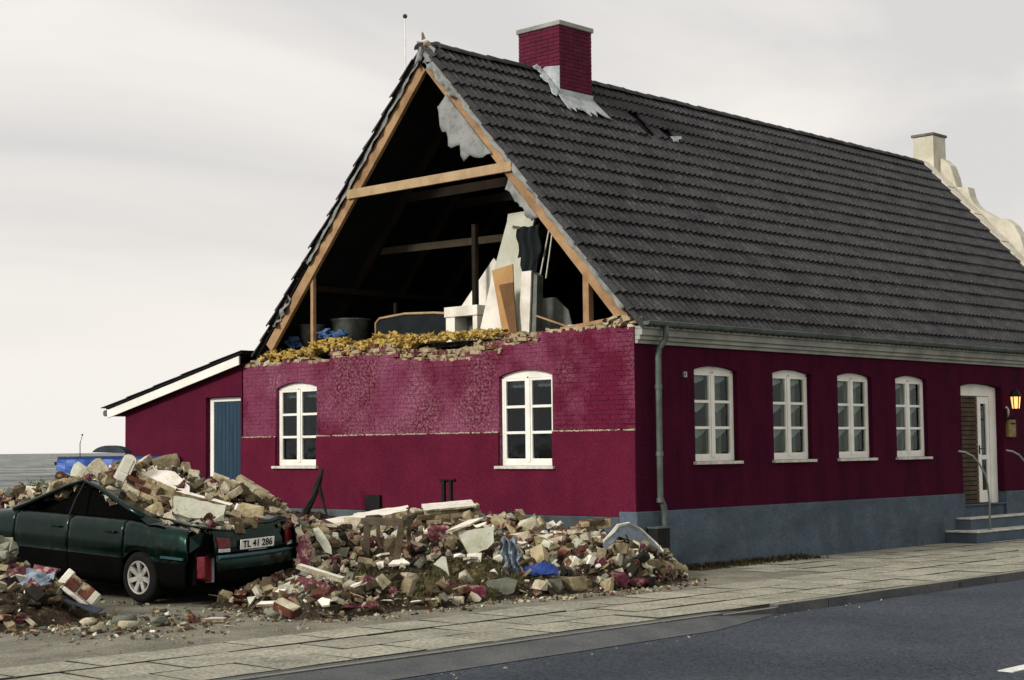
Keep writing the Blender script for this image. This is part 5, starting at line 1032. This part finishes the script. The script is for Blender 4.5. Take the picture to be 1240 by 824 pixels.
for i, (x, y, s, m, lab) in enumerate(((-8.02, .15, .13, 'greystone', 'mossy flat cobble farthest back of the cobbles before the car'), (-8.3, -.35, .11, 'pebble', 'tan cobble in the middle of the cobbles before the car'), (-7.95, -.3, .13, 'greystone', 'brownish cobble rightmost of the cobbles before the car'), (-8.62, -.35, .10, 'pebble', 'small dark cobble nearest the pavement'), (-8.35, .30, .10, 'tan2', 'flat whitish stone beside the cobbles'))):
    rr = random.Random(110+i); b = MB(); b.hull(rock(rr, (s, s*.8, s*.45), 22, .0)); deb(b, 'cobble', [m], (x, y, s*.3), (0, 0, 30*i), lab, 'cobble', smooth=True)
b = MB(); b.hull(rock(random.Random(3), (.06, .05, .05), 12, .6)); deb(b, 'brick_stump', ['redbrick'], (-7.62, -.42, .05), (0, 0, 0), 'small bright red brick stump alone on the bare ground', 'brick')
b = slabm([(-.11, -.05), (.10, -.04), (.12, .05), (-.05, .07)], .03, 66, .07, .01, 'xy'); deb(b, 'plaster_fragment', ['plaster', 'tan1'], (-7.42, -.55, .045), (0, 0, 0), 'white plaster flake beside the lone red brick stump', 'plaster')
# ------------------------------------------------------------------ loose rubble: individuals, then the uncountable rest
rr = random.Random(123); cand = []
def spot(rr):
    while True:
        u = rr.random()
        if u < .10: x, y = rr.uniform(-2.4, -.15), rr.uniform(-1.55, .1)
        elif u < .62: x, y = rr.uniform(-7.0, -.2), rr.uniform(-1.65, 4.0)
        elif u < .86: x, y = rr.uniform(-6.9, -3.2), rr.uniform(1.0, 8.5)
        else: x, y = rr.uniform(-9.7, -7.3), rr.uniform(-.1, 5.5)
        h = H(x, y)
        if h < .03: continue
        if -5.0 < x < -3.1 and -1.0 < y < .5 and rr.random() < .9: continue
        if not free(x, y, -.06) and rr.random() < .65: continue
        return x, y, h
used = []; n = 0; tries = 0
while n < 290 and tries < 8000:
    tries += 1; x, y, h = spot(rr); sz = rr.choice((.6, .75, .85, 1.0, 1.15, 1.3))
    if -1.2 < car_local(x, y)[0] < -.8 and -.9 < car_local(x, y)[1] < .9: continue
    if not free(x, y, .05) or any((x-a)**2+(y-c_)**2 < (.085*(sz+s2))**2 for a, c_, s2 in used): continue
    k = rr.choices(('broken_brick', 'mortar_lump', 'masonry_chunk', 'plaster_fragment'), (5, 3, 3, 3))[0]
    if x < -7.2 and sz > 1: sz = .8
    rg, gp = region(x, y); kn, ct = KN[k]
    if y > 4.5 and x > -5.5 and k == 'plaster_fragment': k = 'mortar_lump'; kn, ct = KN[k]
    me = rr.choice(LIB[k]); ea, eb = rr.gauss(0, .45), rr.gauss(0, .45)
    if rr.random() < .15: ea = rr.choice((-1, 1))*rr.uniform(1, 1.4)
    o = inst(k, me, None, (x, y, h+.035*sz+rr.uniform(-.02, .05)), (ea, eb, rr.uniform(0, 6.28)), (sz, sz, sz*rr.uniform(.9, 1.3)))
    tl_ = max(abs(ea), abs(eb)); top_ = me.materials[-1 if k in ('broken_brick', 'plaster_fragment') and tl_ < .6 else 0].name
    o['_d'] = 1; del o['_d']
    used.append((x, y, sz)); n += 1; cand.append((o, k, 'small' if sz < .7 else 'large' if sz > 1.1 else '', CW.get(top_, 'tan'), 'standing on edge' if abs(ea) > .95 else 'steeply tilted' if tl_ > .6 else 'tilted' if tl_ > .3 else 'lying flat', rg, gp, ct, x, y))
NW = {'broken_brick': 'broken brick', 'mortar_lump': 'lump of mortar', 'masonry_chunk': 'masonry chunk', 'plaster_fragment': 'plaster fragment'}
seen = {}
for c_ in cand: seen.setdefault(' '.join(q for q in (c_[2], c_[3], NW[c_[1]], c_[4], c_[5]) if q), []).append(c_)
for lab, cs in seen.items():
    if len(cs) > 1:
        cs.sort(key=lambda c_: .69*c_[8]-.725*c_[9])
        wd = {2: ('left', 'right'), 3: ('left', 'middle', 'right')}.get(len(cs))
    for q, c_ in enumerate(cs):
        l2 = lab if len(cs) == 1 or not wd else lab.replace(NW[c_[1]], wd[q]+' '+NW[c_[1]], 1) if False else lab+(', '+wd[q]+' one' if len(cs) > 1 and wd else '')
        l2 = (l2 if len(l2.split()) <= 16 else l2.replace('pale lump of', 'pale').replace('lump of mortar', 'mortar lump').replace('standing on edge', 'upright').replace('steeply tilted', 'steep').replace('lying flat', 'flat').replace('the ', '', 2))
        tag(c_[0], l2, c_[7], f'{NW[c_[1]]} pieces {c_[6]}')
SM = {}
mats_all = ['tan1', 'tan2', 'brown', 'redbrick', 'mag_stone', 'plaster', 'greystone', 'plaster_green']
hl = []
for i in range(26):
    q = MB(); kk = i % 3
    if kk == 0: q.hull([(a*1+rr.uniform(-.12, .12), c_*.55+rr.uniform(-.1, .1), d*.4+rr.uniform(-.08, .08)) for a in (-1, 1) for c_ in (-1, 1) for d in (-1, 1)])
    elif kk == 1: q.hull(rock(rr, (1, .8, .65), 10, .6))
    else: q.hull([(math.cos(t*1.2)*rr.uniform(.6, 1.1), math.sin(t*1.2)*rr.uniform(.5, .9), z) for t in range(5) for z in (-.13, .13)])
    hl.append((q.v, q.f))
def scatter(name, nn, smin, smax, keep=None, w=(4.2, 3.6, 3.6, 2.8, 1.5, 1.3, .9, .9), lab=None, fringe=False):
    b = MB()
    for i in range(nn):
        if fringe:
            while True:
                x, y = rr.uniform(-9.6, -.2), rr.uniform(-2.0, 3.5)
                if H(x, y) < .02 and (any(H(x+a, y+c_) > .03 for a, c_ in ((.18, .18), (0, .3), (.3, 0), (.1, .5))) and rr.random() < .8 or rr.random() < .05 and y > -1.9 and x < -6.9):
                    lx, ly = car_local(x, y)
                    if not (-1.0 < lx < 3.5 and -.8 < ly < .8): h = 0; break
        else: x, y, h = spot(rr)
        s = smin+(smax-smin)*rr.random()**2.2; v, f = rr.choice(hl); M = Matrix.Translation((x, y, h+s*rr.uniform(-.1, .9 if not fringe else .35))) @ Euler((rr.gauss(0, .6), rr.gauss(0, .6), rr.uniform(0, 6.3))).to_matrix().to_4x4() @ Matrix.Scale(s, 4)
        b.add([M @ Vector(p) for p in v], f, rr.choices(range(9), (2, .8, 5, .8, .7, .6, 1, .3, 5) if x < -7.3 and not fringe else (*w, 1.8))[0])
    return tag(b.build(name, mats_all+['char']), lab, 'rubble', None, 'stuff')
scatter('small_rubble', 7800, .012, .105, lab='small broken brick and mortar rubble filling the heaps')
scatter('fine_rubble', 6500, .005, .024, w=(5, 4, 4, 2, .8, 1.5, 1, .8), lab='fine crumbs of mortar and brick between the larger pieces')
scatter('grit', 1100, .005, .032, w=(5, 1.5, 6, 1.2, .4, .3, 2, .5), fringe=True, lab='grit and crumbs strewn along the foot of the heaps')
b = MB()   # splintered laths and sticks
for i in range(70):
    x, y, h = spot(rr); L_ = rr.uniform(.08, .35); a = rr.uniform(0, 6.3); t_ = rr.gauss(0, .35); d_ = Vector((math.cos(a)*math.cos(t_), math.sin(a)*math.cos(t_), math.sin(t_)))*L_; p = Vector((x, y, h+.06))
    b.bar(p-d_*.5, p+d_*.5, rr.uniform(.008, .022), rr.uniform(.006, .014), mi=rr.choice((0, 0, 1, 2)))
tag(b.build('splintered_laths', ['wood_grey', 'wood_tan', 'char']), 'splintered laths and sticks among the rubble', 'laths', None, 'stuff')
b = MB()   # stones and crumbs around the cobbles
for i in range(900):
    x = rr.gauss(-8.1, .55); y = rr.gauss(-.05, .5); s = .006+.035*rr.random()**3; v, f = rr.choice(hl)
    if H(x, y) > .03 or y < -1.9: continue
    M = Matrix.Translation((x, y, s*.3)) @ Euler((rr.gauss(0, .3), rr.gauss(0, .3), rr.uniform(0, 6.3))).to_matrix().to_4x4() @ Matrix.Scale(s, 4); b.add([M @ Vector(p) for p in v], f, rr.choices(range(8), (3, 2, 4, 1, .4, .4, 4, .5))[0])
tag(b.build('pebbles', mats_all), 'pebbles and crumbs scattered round the cobbles', 'pebbles', None, 'stuff')
b = MB()
kg = MB()
for i in range(110):
    x = rr.uniform(-12, 12); y = -3.99-abs(rr.gauss(0, .12))-(.5 if x < -3.5 and rr.random() < .8 else 0); s = rr.uniform(.004, .016); v, f = rr.choice(hl); M = Matrix.Translation((x, y, -.1+s*.3)) @ Euler((rr.gauss(0, .3), rr.gauss(0, .3), rr.uniform(0, 6.3))).to_matrix().to_4x4() @ Matrix.Scale(s, 4); kg.add([M @ Vector(p) for p in v], f, rr.choices(range(8), (3, 1, 5, 1, .2, .2, 5, .3))[0])
tag(kg.build('gutter_grit', mats_all), 'grit washed along the kerb', 'grit', None, 'stuff')
for i in range(2600):
    x = rr.uniform(-5.1, -3.0); y = rr.uniform(-1.1, .5); h = H(x, y); a = rr.uniform(0, 6.3); s = rr.uniform(.004, .012); t = rr.uniform(.02, .07)
    b.add([(x-s*math.cos(a), y-s*math.sin(a), h-.01), (x+s*math.cos(a), y+s*math.sin(a), h-.01), (x+rr.gauss(0, .03), y+rr.gauss(0, .03), h+t)], [(0, 1, 2)], 0 if rr.random() < .7 else 1)
tag(b.build('roots_and_grass', ['mud', 'shrub']), 'tangle of roots and dead grass on the muddy patch', 'grass', None, 'stuff')
# shrub at the left behind the car
def shrub(loc, r, h, name, m, n, label, cat='shrub'):
    e = empty(name, loc); tag(e, label, cat); rr = random.Random(int(abs(loc[0]*10)))
    b = MB()
    for i in range(9): a = rr.uniform(0, 6.3); b.tube([(0, 0, -.2), (r*.4*math.cos(a), r*.4*math.sin(a), h*.5), (r*.8*math.cos(a), r*.8*math.sin(a), h*rr.uniform(.7, 1))], [.012, .008, .003], 4)
    b.build('stem', 'wood_grey', e); b = MB()
    for i in range(n):
        a = rr.uniform(0, 6.3); q = r*rr.random()**.6; z = h*rr.random()**.8*(1-.5*(q/r)); c_ = Vector((q*math.cos(a), q*math.sin(a), z)); d = Vector((rr.gauss(0, 1), rr.gauss(0, 1), rr.gauss(0, 1))).normalized(); u = d.orthogonal().normalized()*rr.uniform(.015, .03); v = d*rr.uniform(.02, .045)
        b.add([c_-u*.5, c_+v*.4-u, c_+v, c_+v*.4+u], [(0, 1, 2, 3)])
    o = b.build('foliage', m, e); o['kind'] = 'stuff'
shrub((-4.7, 7.5, 1.0), .38, .36, 'green_shrub', 'shrub', 700, 'small green bush behind the crushed car bonnet'); shrub((-5.3, 7.6, .9), .4, .26, 'withered_shrub', 'shrubred', 400, 'reddish withered bush left of the green bush')
# ------------------------------------------------------------------ behind the heap, by the shore
bt = empty('covered_shelter', (-1, 11.3, 0)); tag(bt, 'low block shelter covered with a blue tarpaulin behind the rubble', 'shelter')
def bt_(b, nm, m, par=None, **k): o = b.build(nm, m, par or bt, **k); o.matrix_parent_inverse = Matrix.Translation((1, -11.3, 0)) if par is None else Matrix(); return o
A_ = Vector((-1.58, 12.2, 0)); B_ = Vector((-.40, 10.43, 0)); dd_ = (B_-A_).normalized(); pn = Vector((-dd_.y, dd_.x, 0))
def bq(name, u0, u1, v0, v1, z0, z1, m, dz=0, **k):
    b = MB(); b.add([A_+dd_*u+pn*v+Vector((0, 0, z+dz*(u if z == z1 else 0))) for u in (u0, u1) for v in (v0, v1) for z in (z0, z1)], [(0, 1, 3, 2), (4, 6, 7, 5), (0, 4, 5, 1), (2, 3, 7, 6), (0, 2, 6, 4), (1, 5, 7, 3)]); return bt_(b, name, m, fix=True, **k)
for i in range(4): bq('concrete_block', .06+i*.28, .32+i*.28, .06, .2, .0, 1.18+.0*i, 'greytub', bevel=.01)
bq('back_panel', .1, 2.1, .3, .36, 0, 1.45, 'dark'); bq('edge_board', -.06, 2.13, -.02, .03, 1.50, 1.56, 'black'); bq('roof_board', -.02, 2.13, .032, 1.1, 1.60, 1.65, 'black'); bq('blue_board', 0, 2.13, -.02, .03, 1.565, 1.645, 'blueplastic')
b = MB(); rr = random.Random(2); P3 = []
for i in range(13):
    u = i/12*2.13; top_ = 1.595; lo_ = 1.40-.10*math.sin(u*2.2)-(.12 if u > .7 else 0)
    for j in range(5): t = j/4; P3.append(A_+dd_*u+pn*(-.03-.04*t+.02*math.sin(u*9+j))+Vector((0, 0, top_*(1-t)+lo_*t)))
b.add(P3, [(i*5+j, (i+1)*5+j, (i+1)*5+j+1, i*5+j+1) for i in range(12) for j in range(4)]); o = bt_(b, 'tarpaulin', 'bluetarp'); sm = o.modifiers.new('solid', 'SOLIDIFY'); sm.thickness = .01
b = MB(); vs = []; n = 10
for i in range(n+1):   # dark curved hood
    a = math.pi*(.12+.80*i/n); vs += [A_+dd_*(.98-.34*math.cos(a))+pn*v+Vector((0, 0, 1.655+.19*math.sin(a))) for v in (-.02, .3)]
b.add(vs, [(2*i, 2*i+2, 2*i+3, 2*i+1) for i in range(n)]+[tuple(range(0, 2*n+2, 2))]); o = b.build('curved_hood', 'darksheet', fix=True); tag(o, 'dark curved plastic hood lying on the blue covered shelter', 'hood')
b = MB(); b.tube([(0, 14, 0), (-.02, 14, 1.9), (.03, 14, 2.06)], [.012, .008, .006], 6); b.lathe([(0, -.02), (.018, -.01), (.02, .01), (0, .02)], (.03, 14, 2.07), 8); tag(b.build('thin_mast', 'black'), 'thin dark mast rising above the blue covered shelter', 'mast')
b = MB(); b.tube([(-4.9, 8.3, .7), (-4.88, 8.3, 1.08)], .018, 6); tag(b.build('stake', 'wood_grey'), 'short grey stake among the rubble at the far left', 'stake')
# ------------------------------------------------------------------ things in the open attic
def yz(poly, x, th, name, mats, label, cat, lean=0, bevel=.004):
    k_ = .9*(x-.6); b = MB(); b.prism([(x+lean*(z-3.4), y+k_, z) for y, z in poly], (th, 0, 0)); return tag(b.build(name, mats, bevel=bevel, fix=True), label, cat)
def tub(name, c_, r, z0, z1, label, m='greytub'):
    b = MB(); b.lathe([(0, z0), (r*.82, z0), (r*.97, z1-.04), (r*1.05, z1-.02), (r*1.05, z1), (r*.95, z1), (r*.8, z0+.03), (0, z0+.03)], (c_[0], c_[1], 0), 28); o = b.build(name, m, smooth=True); tag(o, label, 'tub'); return o
tub('metal_tub', (.75, 7.82), .22, 3.38, 3.90, 'smaller grey tub behind the left attic post'); tub('metal_tub', (1.15, 7.25), .34, 3.38, 3.98, 'wide grey tub right of the left attic post')
def lump(name, loc, s, m, label, cat, seed, n=14):
    b = MB(); rr = random.Random(seed)
    for i in range(n): q = rr.uniform(.5, 1); b.hull(rock(rr, (s[0]*.4*q, s[1]*.35*q, s[2]*.5*q), 14, .2), Matrix.Translation((rr.uniform(-1, 1)*s[0]*.6, rr.uniform(-1, 1)*s[1]*.7, rr.uniform(-.5, .5)*s[2])))
    o = b.build(name, m); o.location = loc; return tag(o, label, cat)
lump('blue_cloth', (.42, 7.95, 3.58), (.12, .22, .12), 'bluecloth', 'dark blue cloth bundle left of the attic post', 'cloth', 1); lump('blue_cloth', (.38, 6.85, 3.68), (.14, .42, .10), 'bluecloth', 'blue cloth spread before the wide grey tub', 'cloth', 2, 22)
m1 = empty('mattress', (1.0, 4.9, 3.4)); tag(m1, 'dark mattress with tan edging lying on the attic floor', 'mattress')
ol = [(6.42, 3.42), (6.42, 3.86), (6.32, 3.93), (5.7, 3.97), (5.0, 3.94), (4.5, 3.89), (4.5, 3.42)]
b = MB(); b.prism([(1.0, y, z) for y, z in ol], (.9, 0, 0)); o = b.build('cover', 'coat', m1, fix=True); o.matrix_parent_inverse = Matrix.Translation((-1, -4.9, -3.4))
b = MB(); b.tube([(.99, y, z) for y, z in ol[:-1]], .022, 8); b.tube([(.985, y, z) for y, z in ((6.42, 3.55), (4.5, 3.48))], .022, 8); o = b.build('piping', 'wood_tan', m1, smooth=True); o.matrix_parent_inverse = Matrix.Translation((-1, -4.9, -3.4))
wb = empty('white_cabinet', (.7, 4.0, 3.4)); tag(wb, 'low white cabinet with a thick top standing on the attic floor', 'cabinet')
def wb_(b, nm, m, **k): o = b.build(nm, m, wb, **k); o.matrix_parent_inverse = Matrix.Translation((-.7, -4, -3.4))
b = MB(); b.box(.60, 1.1, 3.62, 4.36, 3.80, 3.96); wb_(b, 'top', 'white_board', bevel=.006)
b = MB(); b.box(.62, 1.08, 4.14, 4.34, 3.40, 3.797); wb_(b, 'side_panel', 'white_board', bevel=.004); b = MB(); b.box(.62, 1.08, 3.64, 3.74, 3.40, 3.797); wb_(b, 'side_panel', 'white_board', bevel=.004); b = MB(); b.box(.9, .92, 3.74, 4.14, 3.4, 3.79); wb_(b, 'back_panel', 'greytub')
yz([(4.05, 3.97), (3.28, 4.72), (3.22, 4.66), (3.22, 3.97)], 1.0, .03, 'white_board', 'white_board', 'slanting white board behind the white cabinet', 'board')
yz([(3.62, 3.42), (3.30, 4.46), (2.98, 5.26), (2.50, 5.26), (2.62, 4.2), (2.75, 3.42)], .98, .03, 'tall_panel', 'beige', 'tall narrow pale panel leaning highest among the attic boards', 'panel')
yz([(2.98, 5.20), (2.95, 5.36), (2.35, 5.37), (2.44, 5.08), (2.5, 5.09)], .86, .05, 'panel_offcut', 'beige', 'pale grey panel end projecting over the dark coat', 'panel')
yz([(3.60, 3.42), (3.28, 4.38), (3.12, 4.38), (3.06, 3.42)], .52, .02, 'white_board', 'white_board', 'broad white board leaning left of the brown cardboard', 'board')
cb2 = yz([(3.28, 4.44), (2.84, 4.50), (2.80, 3.42), (3.06, 3.44)], .42, .02, 'cardboard_box', 'card', 'brown cardboard box leaning between the white boards', 'cardboard box')
b = MB(); b.prism([(.40, 2.95, 4.20), (.40, 2.66, 4.22), (.40, 2.58, 3.42), (.40, 2.72, 3.42)], (.02, 0, 0)); b.build('dark_side', 'cardin', cb2, fix=True)
yz([(2.66, 4.38), (2.46, 4.38), (2.52, 3.42), (2.74, 3.42)], .50, .03, 'white_board', 'white_board', 'narrow upright white board right of the cardboard', 'board'); yz([(2.44, 4.36), (2.34, 4.30), (2.38, 3.42), (2.5, 3.42)], .55, .14, 'grey_board', 'greytub', 'grey board edge right beside the narrow white board', 'board')
yz([(2.34, 4.02), (1.98, 4.02), (1.72, 3.80), (1.60, 3.42), (2.4, 3.42)], 1.1, .03, 'grey_sheet', 'greytub', 'dark grey sheet leaning in shadow right of the white boards', 'sheet')
for i, (a, c_, lab) in enumerate((((.9, 2.55, 4.35), (.9, 2.36, 5.02), 'thin pale lath left of the pair standing by the coat'), ((.92, 2.45, 4.3), (.92, 2.30, 5.02), 'thin pale lath right of the pair standing by the coat'))): b = MB(); b.bar(a, c_, .02, .02, (1, 0, 0)); tag(b.build('lath', 'beige'), lab, 'lath')
b = MB(); rr = random.Random(31)
vs = [(.84+.03*math.sin(i*1.9), 2.96-.055*i+.03*math.sin(j*.8), 5.12-.078*j*(1 if 2 < i < 8 else .75)+rr.uniform(-.02, .02)) for j in range(11) for i in range(10)]
b.add(vs, [(j*10+i, j*10+i+1, (j+1)*10+i+1, (j+1)*10+i) for j in range(10) for i in range(9) if not (j > 7 and i in (0, 1, 8))]); o = b.build('dark_coat', 'coat'); tag(o, 'black coat hanging from the attic beam in front of the panels', 'coat'); sm = o.modifiers.new('solid', 'SOLIDIFY'); sm.thickness = .02
b = MB(); b.box(.35, .6, 1.15, 1.55, 3.4, 3.50); tag(b.build('white_block', 'white_board', bevel=.01), 'small white block by the right attic post', 'block')
b = MB(); b.bar((.20, 2.0, 3.66), (.2, 1.25, 3.42), .04, .02); b.bar((.10, 1.4, 3.42), (.10, .25, 3.52), .09, .05); tag(b.build('loose_batten', 'wood_new'), 'loose orange batten lying on the wall top by the right post', 'batten')
# glass wool on the wall head
def wool(name, y0, y1, zf, n, label, seed, xs=(.05, .45), sc=1):
    rr = random.Random(seed); b = MB()
    for i in range(n):
        y = rr.uniform(y0, y1); s = (.02+.06*rr.random()**1.5)*sc; x = rr.uniform(*xs); z = zf(y)+rr.uniform(-.05, .07)-(.45-x)*.12
        pts = []
        for k in range(13): d = Vector((rr.gauss(0, 1), rr.gauss(0, 1), rr.gauss(0, 1))).normalized()*rr.uniform(.4, 1.35); pts.append((d.x*s, d.y*s*1.3, d.z*s*.8))
        b.hull(pts, Matrix.Translation((x, y, z)))
        for k in range(3):
            d = Vector((rr.gauss(0, 1)-.4, rr.gauss(0, 1), rr.gauss(0, .6)+.7)).normalized(); c_ = Vector((x, y, z)); u = d.orthogonal().normalized()*s*.4; b.add([c_-u, c_+u, c_+d*s*rr.uniform(1.3, 2.1)], [(0, 1, 2)])
    return tag(b.build(name, 'wool'), label, 'insulation', None, 'stuff')
wool('glass_wool', 4.5, 7.0, lambda y: 3.46+.05*math.sin(y*5)+.03*math.sin(y*13), 520, 'yellow glass wool spilling over the wall top between the tubs and the mattress', 1)
wool('glass_wool', 2.75, 4.6, lambda y: 3.47, 260, 'flatter yellow brown glass wool before the white cabinet', 2, sc=.75)
wool('glass_wool', 7.0, 8.3, lambda y: 3.40-.03*(y-7), 150, 'yellow glass wool at the left foot of the rafter', 3)
